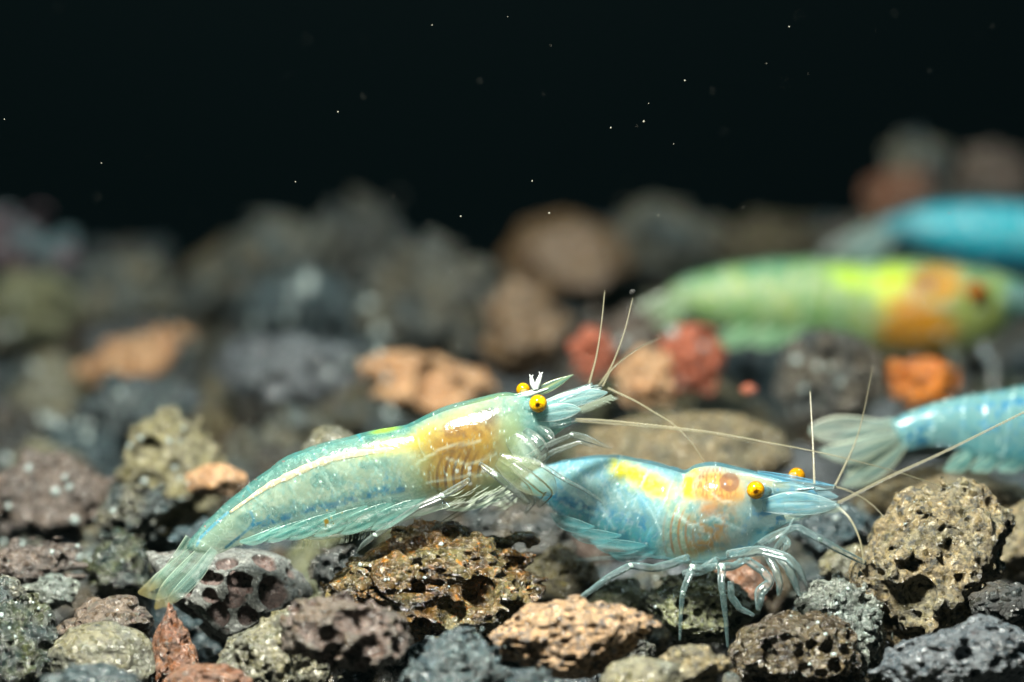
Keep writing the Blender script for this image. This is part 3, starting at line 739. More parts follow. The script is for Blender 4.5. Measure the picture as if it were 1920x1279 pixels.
# ------------------------------------------------------------------ shrimp building
SHELL = tissue('clear_shell', rough=0.13, transl=0.5, gloss=0.38, bumpd=0.04, bumps=2.2, ior=1.45)
SHELL_FAR = tissue('clear_shell_rough', rough=0.16, transl=0.5, gloss=0.6, bumpd=0.3, bumps=1.6, ior=1.45)
FLESH = tissue('cloudy_flesh', rough=0.4, transl=0.5, gloss=0.12, bumpd=0.03, bumps=3, sss=1.6, alb=0.5)
ORGAN = tissue('organ', rough=0.4, transl=0.35, gloss=0.35, bumpd=0.05, bumps=5)
LIMB = tissue('clear_limb', (204, 230, 220), 0.05, rim=0.5, speck=0.10, rough=0.15, transl=0.55, gloss=1.0, bumpd=0.02, bumps=6, ior=1.45)
LIMBB = tissue('clear_blue_limb', (186, 236, 238), 0.075, rim=0.55, speck=0.12, rough=0.15, transl=0.55, gloss=1.0, bumpd=0.02, bumps=6, ior=1.45)
JOINT = tissue('joint', (222, 240, 232), 0.75, rough=0.12, gloss=1.0, ior=1.5)
FIN = tissue('clear_fin', rough=0.2, transl=0.6, gloss=0.7, rim=0.15, alb=0.88, bumpd=0.04, bumps=3)
FEELER = tissue('feeler', (160, 154, 124), 0.42, rim=0.2, rough=0.25, transl=0.4, gloss=0.8)
HAIR = tissue('fine_hair', (206, 222, 200), 0.22, transl=0.5, gloss=0.4)
EYE = tissue('eye_lens', rough=0.06, transl=0.2, gloss=0.9, alb=0.7, bumpd=0.0, ior=1.5)
WHITE = tissue('white_worm', (232, 238, 236), 0.85, rough=0.2, gloss=0.8)

class Shrimp:
    def __init__(self, label, anchor, group='freshwater shrimps among the stones'):
        self.o = P(*anchor)
        self.root = bpy.data.objects.new('shrimp', None)
        self.root.empty_display_size = 0.002
        scene.collection.objects.link(self.root)
        self.root.location = self.o * MM
        tag(self.root, label, 'shrimp', group)
    def add(self, name, v, q, mat, rgba=None, tris=None, parent=None, label=None, kind=None):
        o = link(name, mesh_from(name, np.asarray(v) - self.o, q, rgba=rgba, tris=tris), mat, parent or self.root)
        if label: o['label'] = label
        if kind: o['kind'] = kind
        return o
    def limb(self, name, path, rad, mat, flat=1.0, n=40, sides=10, mod=None, paint=None, parent=None, label=None, collect=None, jointed=False):
        """tube through (px, py, depth mm); rad: half width in photo px; flat: depth radius / in-plane radius"""
        p = catmull(path, n)
        t = np.linspace(0, 1, n)
        if jointed:                               # straight limb segments, knees a little rounded, thinner at each joint
            pa = np.asarray(path, float); tk = np.linspace(0, 1, len(pa))
            p = np.stack([np.interp(t, tk, pa[:, i]) for i in range(3)], 1)
            for _ in range(2): p[1:-1] = 0.25 * p[:-2] + 0.5 * p[1:-1] + 0.25 * p[2:]
        r = np.interp(t, np.linspace(0, 1, len(rad)), rad)
        if paint is not None: r = np.interp(t, np.linspace(0, 1, 7 * len(rad)), catmull(np.array(rad, float)[:, None], 7 * len(rad))[:, 0]) * np.sqrt(np.clip(1 - t ** 14, 0.0, 1)) + 0.15
        if mod is not None: r = r * mod(t)
        c = P(p[:, 0], p[:, 1], p[:, 2])
        T = np.gradient(c, axis=0); T /= np.linalg.norm(T, axis=1)[:, None] + 1e-12
        Nn = np.cross(T, FWD); nl = np.linalg.norm(Nn, axis=1)[:, None]
        Nn = Nn / np.maximum(nl, 1e-6)
        B = np.cross(T, Nn)
        rm = r / ppm(p[:, 2])
        an = np.linspace(0, 2 * np.pi, sides, endpoint=False)
        v = c[:, None] + rm[:, None, None] * (Nn[:, None] * np.cos(an)[None, :, None] + flat * B[:, None] * np.sin(an)[None, :, None])
        v = v.reshape(-1, 3)
        idx = np.arange(n * sides).reshape(n, sides)
        nx = np.roll(idx, -1, axis=1)
        q = np.stack([idx[:-1], nx[:-1], nx[1:], idx[1:]], -1).reshape(-1, 4)
        v = np.vstack([v, c[0], c[-1]])
        a, b = len(v) - 2, len(v) - 1
        tr = np.vstack([np.stack([nx[0], idx[0], np.full(sides, a)], -1), np.stack([idx[-1], nx[-1], np.full(sides, b)], -1)])
        if collect is not None:
            off = sum(len(x) for x in collect[0])
            collect[0].append(v); collect[1].append(q + off); collect[2].append(tr + off)
            return None
        rgba = None
        if paint is not None:
            tt = np.concatenate([np.repeat(t, sides), [0, 1]])
            cc = np.concatenate([np.tile(np.cos(an), n), [0, 0]])
            rgba = paint(tt, cc)
        return self.add(name, v, q, mat, rgba, tr, parent, label)
    def flush(self, name, collect, mat, parent=None, kind=None):
        return self.add(name, np.vstack(collect[0]), np.vstack(collect[1]), mat, None, np.vstack(collect[2]), parent, None, kind)
    def tube(self, name, stations, d0, paint, mat, nS=300, nV=120, shrink=1.0, pe=1.0, seg=None, parent=None, keel=0.0, label=None):
        """body: stations (dorsal x, y, ventral x, y, half width mm); d0(px) depth of the mid plane"""
        s = catmull(stations, nS)
        D, V, w = s[:, :2], s[:, 2:4], np.maximum(s[:, 4], 0.02)
        c = (D + V) / 2; a = (D - V) / 2 * shrink; w = w * shrink
        u = np.linspace(0, len(stations) - 1, nS)
        k = np.ones(nS)
        if seg is not None:                      # overlapping plates: each rear edge stands proud of the next plate
            for s0, s1 in zip(seg[:-1], seg[1:]):
                m = (u >= s0) & (u < s1); t = (u[m] - s0) / (s1 - s0)
                k[m] = 0.988 + 0.012 * (1 - t) ** 2 + 0.02 * np.sin(np.pi * t) ** 0.8
        end = np.sqrt(np.clip(1 - (np.abs(2 * np.linspace(0, 1, nS) - 1)) ** 60, 0, 1)); end[0] = end[-1] = 0.02
        k = k * end
        an = np.linspace(0, 2 * np.pi, nV, endpoint=False)
        ch = np.sign(np.cos(an)) * np.abs(np.cos(an)) ** pe
        sh = np.sign(np.sin(an)) * np.abs(np.sin(an)) ** pe
        wt = 1 - keel * (1 - ch) / 2              # narrower towards the belly
        px = c[:, 0:1] + k[:, None] * a[:, 0:1] * ch[None]; py = c[:, 1:2] + k[:, None] * a[:, 1:2] * ch[None]
        dd = d0(c[:, 0])[:, None] + k[:, None] * w[:, None] * sh[None] * wt[None]
        v = P(px, py, dd).reshape(-1, 3)
        idx = np.arange(nS * nV).reshape(nS, nV); nx = np.roll(idx, -1, axis=1)
        q = np.stack([idx[:-1], idx[1:], nx[1:], nx[:-1]], -1).reshape(-1, 4)
        rgba = paint(px.ravel(), py.ravel(), np.tile(ch, nS), np.repeat(u, nV), np.tile(-sh, nS))
        return self.add(name, v, q, mat, rgba, None, parent, label)
    def eye(self, px, py, d, rpx, col=(246, 196, 14), pup=(40, 26, 8), look=(0.0, -1.0, 0.0), stalk=None):
        nU, nW = 48, 32
        c = P(px, py, d); r = rpx / ppm(d)
        th = np.linspace(0, np.pi, nW); ph = np.linspace(0, 2 * np.pi, nU, endpoint=False)
        TH, PH = np.meshgrid(th, ph, indexing='ij')
        nrm = np.stack([np.sin(TH) * np.cos(PH), np.sin(TH) * np.sin(PH), np.cos(TH)], -1).reshape(-1, 3)
        lk = np.array(look, float); lk /= np.linalg.norm(lk)
        an = np.arccos(np.clip(nrm @ lk, -1, 1)) + 0.16 * (fbm(nrm[:, 0] * 5 + 9, nrm[:, 1] * 5 + 3, nrm[:, 2] * 5 + 7) - 0.5) * 2
        pt = Paint(len(nrm), col, 1.0)
        pt.mix(sstep(0.75, 1.35, an) * 0.65, (176, 112, 4))
        pt.mix(0.6 * sstep(0.5, 0.75, vnoise(nrm[:, 0] * 11 + 20, nrm[:, 1] * 11 + 20, nrm[:, 2] * 11 + 20)), (130, 76, 4))
        pt.mix(0.7 * (1 - sstep(0.3, 0.8, an)) * sstep(0.4, 0.6, vnoise(nrm[:, 0] * 7 + 2, nrm[:, 1] * 7 + 2, nrm[:, 2] * 7 + 2)), (110, 60, 6))
        pt.mix(1 - sstep(0.22, 0.40, an), pup)
        v = c + nrm * r
        idx = np.arange(nW * nU).reshape(nW, nU); nx = np.roll(idx, -1, axis=1)
        q = np.stack([idx[:-1], idx[1:], nx[1:], nx[:-1]], -1).reshape(-1, 4)
        e = self.add('eye', v, q, EYE, pt.rgba())
        if stalk is not None:
            self.limb('eye_stalk', [stalk, ((stalk[0] + px) / 2, (stalk[1] + py) / 2, (stalk[2] + d) / 2), (px, py, d)], [rpx * 0.55, rpx * 0.6, rpx * 0.9], LIMBB, n=14, parent=e)
        return e
    def feeler(self, name, path, r0, r1, beads=0, n=None, mat=None):
        n = n or (beads * 4 + 1 if beads else 60)
        mod = (lambda t: 1 + 0.45 * np.cos(2 * np.pi * beads * t)) if beads else None
        return self.limb(name, path, [r0 * .6, (r0 + r1) * 0.29, r1 * .7], mat or FEELER, n=n, sides=7, mod=mod)
    def leg(self, path, rad, mat=None, joints=(), name='leg', n=44):
        m = len(path) - 1
        rad = [r * 0.76 for r in rad]
        g = self.limb(name, path, rad, mat or LIMB, n=n, sides=14, jointed=True, mod=lambda t: 1 + 0.10 * np.sin(np.pi * ((t * m) % 1.0)) - 0.05)
        for (jx, jy, jd, jr) in joints:
            self.limb('joint', [(jx - jr * .6, jy - jr * .5, jd), (jx, jy, jd), (jx + jr * .6, jy + jr * .5, jd)], [jr * 0.25, jr * 0.62, jr * 0.25], JOINT, n=9, sides=10, parent=g)
        return g
    def leaf(self, name, path, rad, col, a, edge=(222, 236, 214), rays=9, flat=0.12, parent=None, tip=None, n=60, ea=0.3):
        def paint(t, c):
            pt = Paint(len(t), col, a)
            pt.mix(0.5 * sstep(0.45, 0.75, vnoise(c * rays + 13.0 * rays, t * 2.5)), edge, min(1, a + 0.12))
            pt.mix(0.5 * sstep(0.5, 0.8, vnoise(c * rays * 2.2 + 3.0, t * 3.5 + 9)), tuple(int(k * 0.6) for k in col), a * 0.6)
            pt.mix(0.8 * sstep(0.86, 0.97, np.abs(c)), edge, min(1, a + ea))
            if tip is not None: pt.mix(sstep(0.55, 1.0, t), tip, a)
            return pt.rgba()
        return self.limb(name, path, rad, FIN, flat=flat, n=n, sides=36, paint=paint, parent=parent)

# ---------------------------------------------------------------- left shrimp
def build_left():
    s = Shrimp('pale teal clear shrimp with cream gut line, head raised, tail on bubble holed stone', (560, 1010, 0))
    d0 = lambda x: 0.0 * x - 0.2
    st = [(342, 1032, 404, 1034, 0.55), (366, 1000, 437, 1018, 0.62), (396, 969, 470, 994, 0.7), (439, 930, 512, 981, 0.8), (494, 887, 566, 969, 0.92),
          (544, 853, 622, 958, 1.02), (611, 830, 690, 940, 1.12), (689, 810, 762, 932, 1.2), (760, 796, 815, 935, 1.3), (800, 778, 838, 942, 1.42),
          (837, 762, 872, 942, 1.5), (896, 747, 927, 926, 1.45), (940, 737, 975, 893, 1.25), (968, 738, 1008, 852, 1.0), (992, 744, 1036, 818, 0.8),
          (1022, 750, 1058, 800, 0.6), (1050, 753, 1075, 790, 0.4)]
    bases = [(474, 987), (520, 975), (566, 960), (620, 948), (682, 930), (760, 916)]
    def flesh(x, y, h, u, near):
        p = Paint(len(x), (190, 214, 186), 0.42)
        n = fbm(x / 16, y / 16, 0.5)
        p.mix(0.5 * n, (226, 236, 206), 0.6)
        p.mix(0.4 * sstep(0.5, 0.75, fbm(x / 7 + 40, y / 7)), (120, 196, 196))
        p.mix(0.55 * sstep(0.48, 0.62, fbm(x / 30 + 4, y / 30, 6)), (96, 170, 166), 0.3)
        p.mix(1 - sstep(420, 470, x + (1000 - y) * 0.3), (190, 216, 186), 0.42)
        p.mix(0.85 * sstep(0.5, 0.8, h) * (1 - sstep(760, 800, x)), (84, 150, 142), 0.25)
        # belly edge and lacy blue strokes
        b = dist_line(x, y, bases)
        p.mix(0.9 * (1 - sstep(2, 11, b)) * sstep(0.3, 0.6, fbm(x / 9, y / 9, 3)), (0, 120, 176), 0.95)
        below = sstep(4, 16, b) * sstep(0.25, 0.5, -h) * (1 - sstep(800, 830, x)) * sstep(470, 500, x)
        p.mix(below * 0.9, (110, 184, 176), 0.4)
        p.mix(0.5 * below * sstep(0.5, 0.62, vnoise(x / 40 + (y + x * 0.25) / 9.0, (y + x * 0.25) / 3.5)), (190, 230, 214), 0.6)
        rr = random.Random(4)
        for k in range(46):                       # wispy blue pigment rising from the swimmeret bases
            t = rr.random() ** 0.8; q = t * (len(bases) - 1); b0, b1 = bases[int(q)], bases[min(int(q) + 1, len(bases) - 1)]
            f = q - int(q); bx = b0[0] + (b1[0] - b0[0]) * f; by = b0[1] + (b1[1] - b0[1]) * f
            hgt = rr.uniform(6, 15) + (26 * t if rr.random() < 0.35 else 0); sl = rr.uniform(-7, 9); cv = rr.uniform(-5, 5)
            ln = [(bx, by + 5), (bx + sl * .4 + cv, by - hgt * .5), (bx + sl, by - hgt)]
            p.mix(rr.uniform(0.25, 0.75) * (1 - sstep(0.4, rr.uniform(2.5, 4.5), dist_line(x, y, ln))) * sstep(0.2, 0.6, vnoise(x / 5, y / 5, k)), (24, 146, 190), 0.88)
        for ln in ([(369, 1023), (376, 1008), (400, 985), (427, 961)], [(423, 1027), (450, 1006), (474, 985), (490, 980)], [(474, 986), (476, 972), (470, 960)]):
            p.mix(0.85 * (1 - sstep(1.2, 4, dist_line(x, y, ln))), (24, 140, 190), 0.9)
        # faint upright muscle bands
        p.mix(0.22 * sstep(0.5, 0.8, vnoise(u * 6.0 + h * 0.9, h * 2.0 + 5)) * (1 - sstep(755, 790, x)), (214, 232, 208), 0.75)
        p.mix(0.30 * veins(x, y, 26, 3.1) * sstep(0.4, 0.6, fbm(x / 50, y / 50, 2)), (70, 168, 190), 0.8)
        p.mix(0.35 * veins(x + y * 0.3, y - x * 0.4, 20, 7.7), (232, 244, 232), 0.85)
        p.mix(0.25 * sstep(0.5, 0.8, vnoise(x / 2.4, y / 2.4, 5)), (120, 190, 180))
        # yellow saddle of the front abdomen
        p.mix(0.75 * blob(x, y, 735, 838, 75, 20, -10, 0.7), (230, 214, 70), 0.9)
        p.mix(0.85 * blob(x, y, 800, 815, 38, 22, -28, 0.8), (232, 206, 20), 0.95)
        # carapace cloud
        p.mix(0.9 * blob(x, y, 860, 860, 115, 88, -15, 0.7, 0.15), (200, 180, 50), 0.8)
        p.mix(0.95 * blob(x, y, 868, 838, 82, 84, -12, 0.75, 0.35), (164, 116, 0), 1.0)
        p.mix(0.65 * blob(x, y, 874, 826, 70, 62, 0, 0.7, 0.4) * sstep(0.42, 0.66, fbm(x / 11, y / 11, 2)), (116, 70, 2), 1.0)
        p.mix(0.5 * blob(x, y, 905, 842, 24, 34, 10, 0.6, 0.3), (196, 146, 12), 1.0)
        p.mix(0.85 * blob(x, y, 918, 778, 30, 22, -15, 0.8, 0.35), (78, 34, 4), 1.0)
        g = blob(x, y, 862, 888, 66, 42, -8, 0.6, 0.2)
        p.mix(0.9 * g, (180, 126, 4), 1.0)
        stripe = sstep(0.1, 0.8, np.sin((x + (y - 880) * 0.18 + 5 * np.sin(y / 17)) * 2 * np.pi / 15.5))
        p.mix(0.8 * g * stripe, (110, 56, 0), 1)
        p.mix(0.5 * g * (1 - stripe) * sstep(0.4, 0.7, vnoise(x / 4, y / 14)), (226, 196, 110))
        p.mix(0.8 * blob(x, y, 975, 830, 45, 70, -10, 0.8, 0.2), (196, 214, 150), 0.7)
        p.mix(0.7 * blob(x, y, 930, 905, 60, 40, -30, 0.8, 0.2), (212, 222, 168), 0.7)
        p.mix(sstep(965, 1000, x), (128, 190, 186), 0.6)
        p.mix(0.6 * sstep(0.5, 0.7, fbm(x / 8, y / 8, 6)) * sstep(960, 990, x), (188, 222, 212), 0.75)
        for wx, wy in [(857, 883), (880, 878), (880, 887), (906, 883), (882, 907)]:
            p.mix((1 - sstep(2.6, 4.6, np.hypot(x - wx, y - wy))), (245, 248, 240), 1)
        return p.rgba()
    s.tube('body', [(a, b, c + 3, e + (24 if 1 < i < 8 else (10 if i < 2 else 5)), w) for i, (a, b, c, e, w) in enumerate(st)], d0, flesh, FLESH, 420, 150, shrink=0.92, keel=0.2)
    sh = [list(q) for q in st]
    vent = [(408, 1036), (446, 1022), (490, 1016), (540, 1008), (600, 1012), (650, 1004), (715, 990), (785, 968), (830, 955), (850, 958), (880, 956), (935, 938)]
    for i, (vx, vy) in enumerate(vent): sh[i][2], sh[i][3] = vx, vy
    sh = [tuple(q) for q in sh]
    def shell(x, y, h, u, near):
        p = Paint(len(x), (170, 220, 208), 0.05)
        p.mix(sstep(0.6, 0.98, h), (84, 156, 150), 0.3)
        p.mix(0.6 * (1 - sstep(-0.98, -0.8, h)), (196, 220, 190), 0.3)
        for e in (1.15, 2.2, 3.25, 4.3, 5.4, 6.6, 8.1):
            w = np.abs(u - e - 0.18 * h)
            p.mix((0.15 + 0.6 * sstep(0.2, 0.9, h)) * (1 - sstep(0.012, 0.035, w)) * sstep(-0.9, -0.2, h) * sstep(0.3, 0.6, vnoise(x / 9, y / 9 + e)), (50, 146, 166), 0.7)
            p.mix(0.35 * (1 - sstep(0.012, 0.035, np.abs(u - e - 0.18 * h - 0.06))) * sstep(0.35, 0.65, vnoise(x / 7, y / 7 + e)), (224, 238, 226), 0.5)
        p.mix(0.8 * blob(x, y, 722, 806, 34, 7, -12, 0.6), (150, 190, 30), 0.7)
        p.mix(0.5 * blob(x, y, 900, 760, 90, 14, -22, 0.7), (190, 200, 120), 0.4)
        p.mix(0.55 * sstep(0.72, 0.85, vnoise(x / 2.6 + 3, y / 2.6 + 1)) * sstep(0.4, 0.6, fbm(x / 40, y / 40)), (60, 160, 170), 0.4)
        sp = vnoise(x / 3.1 + 7, y / 3.1 + 3)
        p.mix(sstep(0.93, 0.97, sp) * sstep(0.3, 0.6, h) * (1 - sstep(760, 770, x)), (190, 80, 70), 0.8)
        p.mix(0.7 * sstep(0.9, 0.96, vnoise(x / 4.3 + 27, y / 4.3 + 13)), (236, 244, 236), 0.8)
        for ln in ([(455, 1012), (490, 1002), (520, 985)], [(505, 1014), (545, 990)], [(580, 1013), (610, 985)], [(782, 868), (830, 840), (900, 826)], [(800, 905), (870, 892), (960, 888)], [(838, 860), (880, 872), (930, 850)]):
            p.mix(0.5 * (1 - sstep(0.6, 4.0, dist_line(x, y, ln))), (220, 236, 220), 0.45)
        for bx, by, br in [(612, 978, 7), (611, 988, 4), (622, 972, 3), (613, 958, 3), (617, 996, 3), (642, 962, 3), (625, 982, 2.5)]:
            p.mix(1 - sstep(br * .6, br, np.hypot(x - bx, y - by)), (150, 118, 24), 0.9)
        return p.rgba()
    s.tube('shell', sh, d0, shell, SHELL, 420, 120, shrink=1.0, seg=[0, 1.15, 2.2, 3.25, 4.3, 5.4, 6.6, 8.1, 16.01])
    nd = -0.75
    s.limb('gut', [(431, 961, -.74), (494, 917, -.86), (533, 897, -.93), (591, 871, -1.0), (642, 856, -1.05), (709, 846, -1.08), (770, 842, -1.1)], [2, 5, 7, 7.5, 7, 6, 3],
           tissue('cream_gut', (240, 216, 176), 0.55, alb=0.75, speck=0.4, transl=0.3, gloss=0.2, bumpd=0.06, bumps=6), n=80, sides=12, flat=0.4, mod=lambda t: 1 + 0.12 * np.sin(t * 60) + 0.1 * np.sin(t * 37))
    # tail fan
    s.leaf('tail_fan_blade', [(385, 1022, 0.1), (345, 1062, 0.2), (300, 1100, 0.1), (258, 1112, 0.0)], [14, 22, 24, 6], (150, 200, 186), 0.2, tip=(216, 204, 140))
    s.leaf('tail_fan_blade', [(395, 1025, -0.5), (355, 1072, -0.5), (318, 1110, -0.5), (290, 1143, -0.4)], [15, 22, 20, 5], (158, 206, 190), 0.2, tip=(220, 196, 110))
    s.leaf('tail_fan_blade', [(402, 1030, -0.8), (370, 1075, -0.9), (335, 1112, -0.9), (308, 1140, -0.8)], [8, 13, 12, 3], (150, 196, 190), 0.2, tip=(196, 180, 130))
    s.leaf('telson', [(362, 1012, -0.1), (335, 1052, -0.2), (305, 1085, -0.2), (280, 1108, -0.1)], [16, 15, 11, 3], (146, 198, 176), 0.2, tip=(214, 200, 130))
    # swimmerets folded along the belly
    for i, (bx, by, tx, ty, w) in enumerate([(800, 930, 668, 990, 17), (745, 938, 610, 998, 17), (690, 948, 560, 1002, 16), (630, 960, 515, 1006, 15), (575, 974, 480, 1010, 12), (525, 986, 448, 1016, 9)]):
        z = -0.55 - 0.05 * i
        s.leaf('swimmeret', [(bx, by, z), (bx * .7 + tx * .3, by * .7 + ty * .3 + 7, z - .15), (bx * .35 + tx * .65, by * .35 + ty * .65 + 8, z - .2), (tx, ty, z)], [1.5, w * .9, w, 3], (110, 200, 192), 0.3, edge=(196, 232, 216), rays=4, flat=0.15, n=50)
    # rostrum, head plates
    s.leaf('rostrum', [(965, 748, -0.1), (1000, 738, -0.1), (1036, 722, -0.1), (1076, 702, -0.1)], [9, 8, 9, 1], (128, 176, 158), 0.5, edge=(214, 208, 130), rays=3, flat=0.3)
    s.limb('rostrum_edge', [(970, 745, -0.2), (1000, 737, -0.2), (1028, 728, -0.2)], [3, 3.5, 1], WHITE, n=20)
    for j, (p0, p1) in enumerate([((1010, 765), (1140, 736)), ((1005, 772), (1128, 729)), ((1000, 782), (1090, 768))]):
        z = (-1.0, 0.4, -1.1)[j]
        s.leaf('antennal_scale' if j < 2 else 'antenna_base', [(p0[0], p0[1], z + .3), ((p0[0] * .6 + p1[0] * .4), (p0[1] * .6 + p1[1] * .4) - 2, z), ((p0[0] * .25 + p1[0] * .75), (p0[1] * .25 + p1[1] * .75) - 2, z), (p1[0], p1[1], z)],
               [9, 16, 13, 3], (150, 200, 204), 0.4, edge=(226, 234, 226), rays=6, flat=0.25)
    for p0, p1, r in [((1030, 756, -.3), (1112, 722, -.3), 9), ((1040, 752, .5), (1128, 724, .5), 9), ((1030, 795, -.8), (1082, 786, -.8), 11)]:
        s.limb('feeler_base', [p0, tuple((a + b) / 2 for a, b in zip(p0, p1)), p1], [r, r * .9, r * .55], LIMBB, n=26)
    s.eye(1009, 757, -1.25, 17, look=(-0.05, -0.97, 0.02), stalk=(985, 762, -0.7))
    s.eye(981, 731, 0.95, 13, look=(0, 0.6, 0.6), stalk=(985, 745, 0.4))
    s.feeler('antennule', [(1105, 719, -.3), (1119, 665, -.4), (1128, 605, -.5), (1134, 545, -.5)], 4.2, 1.3, 44)
    s.feeler('antennule', [(1123, 723, .3), (1146, 688, .2), (1170, 625, 0), (1187, 556, 0)], 4.6, 1.2, 44)
    s.feeler('antennule', [(1140, 728, -.3), (1189, 751, -.6), (1228, 774, -.8), (1263, 796, -1), (1299, 833, -1.2), (1320, 868, -1.2)], 3.8, 1.0, 60)
    s.feeler('antennule', [(1130, 724, .8), (1150, 690, 2.5), (1195, 655, 5), (1240, 632, 7)], 3.0, 1.0, 30)
    s.feeler('antenna', [(1078, 786, -.9), (1150, 790, -1.3), (1320, 809, -1.6), (1445, 831, -1.6), (1520, 845, -1.4), (1595, 862, -1.0), (1695, 889, 0), (1782, 919, 1.0)], 4.0, 1.0, 150)
    s.feeler('antenna', [(1078, 790, .9), (1150, 795, 1.0), (1240, 803, 1.6), (1330, 814, 2.6), (1420, 832, 4)], 3.2, 1.2, 70)
    # small limbs about the mouth
    s.leg([(985, 862, -1.0), (1020, 838, -1.6), (1072, 815, -1.9)], [8, 7, 5], joints=[(1072, 815, -1.9, 5)])
    s.leg([(1070, 814, -1.9), (1098, 822, -1.9), (1148, 842, -1.9)], [7, 10, 1.0], name='claw')
    s.leg([(995, 880, -0.6), (1035, 848, -1.0), (1088, 828, -1.2), (1112, 838, -1.2)], [7, 7, 5, 2])
    s.leg([(900, 870, -1.7), (928, 890, -2.2), (965, 920, -2.2), (990, 944, -2.0)], [6, 9, 8, 4], joints=[(929, 891, -2.2, 6)])
    s.leg([(990, 860, -1.2), (1013, 870, -2.0), (1056, 898, -2.3), (1095, 918, -2.3), (1130, 942, -2.2)], [7, 6, 5, 4, 2.5], joints=[(1056, 898, -2.3, 5)])
    s.leg([(880, 900, -1.6), (830, 930, -2.3), (785, 950, -2.4), (735, 983, -2.3), (700, 1006, -2.1), (680, 1022, -2.0), (669, 1036, -1.9)], [7, 9, 8, 7.5, 7, 6, 1], joints=[(829, 929, -2.3, 7), (703, 1003, -2.1, 6)], n=70)
    s.leg([(960, 870, -1.2), (1000, 900, -1.5), (1030, 925, -1.4), (1010, 950, -1.0)], [12, 15, 12, 4])
    s.leg([(950, 890, -0.3), (985, 915, -0.2), (1000, 940, 0.2), (985, 962, 0.4)], [12, 12, 8, 3])
    s.leg([(915, 900, 0.4), (900, 940, 0.6), (850, 968, 0.8), (800, 1000, 1.0)], [8, 8, 6, 4])
    s.leaf('mouth_plate', [(935, 862, -1.5), (975, 885, -1.7), (1015, 905, -1.7), (1042, 925, -1.5)], [14, 30, 28, 10], (206, 224, 170), 0.13, edge=(226, 236, 206), rays=5, flat=0.3, tip=(206, 206, 90), ea=0.1)
    s.leaf('mouth_plate', [(960, 820, -1.2), (990, 850, -1.5), (1010, 880, -1.4)], [18, 24, 8], (190, 224, 206), 0.13, edge=(230, 240, 226), rays=5, flat=0.3, ea=0.1)
    s.limb('mouth_palp', [(985, 810, -1.0), (1010, 830, -1.4), (1020, 855, -1.3), (1005, 875, -1.1)], [10, 12, 10, 4], LIMB, n=26)
    s.limb('mouth_palp', [(1005, 800, -0.6), (1030, 815, -1.0), (1040, 835, -1.0)], [10, 9, 3], LIMB, n=20)
    # hair fringes
    hc = ([], [], []); rr = random.Random(8)
    for k in range(46):
        t = k / 45; x = 1052 + 92 * t; y = 776 - 36 * t
        s.limb('', [(x, y, -1), (x + 8, y + 5, -1), (x + 17 + rr.uniform(-3, 3), y + 8 + rr.uniform(-2, 4), -1)], [0.9, 0.7, 0.3], HAIR, n=5, sides=4, collect=hc)
    for k in range(40):
        x = 450 + 270 * rr.random(); y = 1018 - (0 if x < 600 else (x - 600) * 0.22)
        s.limb('', [(x, y - 3, -.6), (x - 1, y + 5, -.6), (x - 2 + rr.uniform(-3, 3), y + 11, -.6)], [0.7, 0.6, 0.3], HAIR, n=5, sides=4, collect=hc)
    for k in range(60):
        x = 850 + 130 * rr.random(); y = 930 + rr.uniform(-22, 14)
        s.limb('', [(x, y, -1.3), (x - 14, y + 9, -1.4), (x - 30 + rr.uniform(-6, 6), y + 14 + rr.uniform(-5, 5), -1.3)], [0.9, 0.8, 0.3], HAIR, n=6, sides=4, collect=hc)
    s.flush('hair_fringe', hc, HAIR, kind='stuff')
    # worms standing on the rostrum
    for k, (x0, y0, x1, y1, lab) in enumerate([(1003, 731, 996, 708, 'short tiny white worm clinging to the left shrimp rostrum'), (1006, 730, 1014, 703, 'taller tiny white worm clinging to the left shrimp rostrum')]):
        w = Shrimp(lab, (x0, y0, -0.2), None); w.root.name = 'worm'
        w.root['category'] = 'worm'
        w.limb('worm_body', [(x0, y0, -.25), ((x0 + x1) / 2 - 1, (y0 + y1) / 2, -.3), (x1, y1, -.3)], [3.5, 5, 3.2], WHITE, n=16)
        w.limb('tentacle', [(x1, y1 + 2, -.3), (x1 - 2, y1 - 3, -.3), (x1 - 3, y1 - 6, -.3)], [1.6, 1.3, .6], WHITE, n=8)
        w.limb('tentacle', [(x1, y1 + 2, -.3), (x1 + 2, y1 - 3, -.3), (x1 + 4, y1 - 5, -.3)], [1.6, 1.3, .6], WHITE, n=8)
build_left()

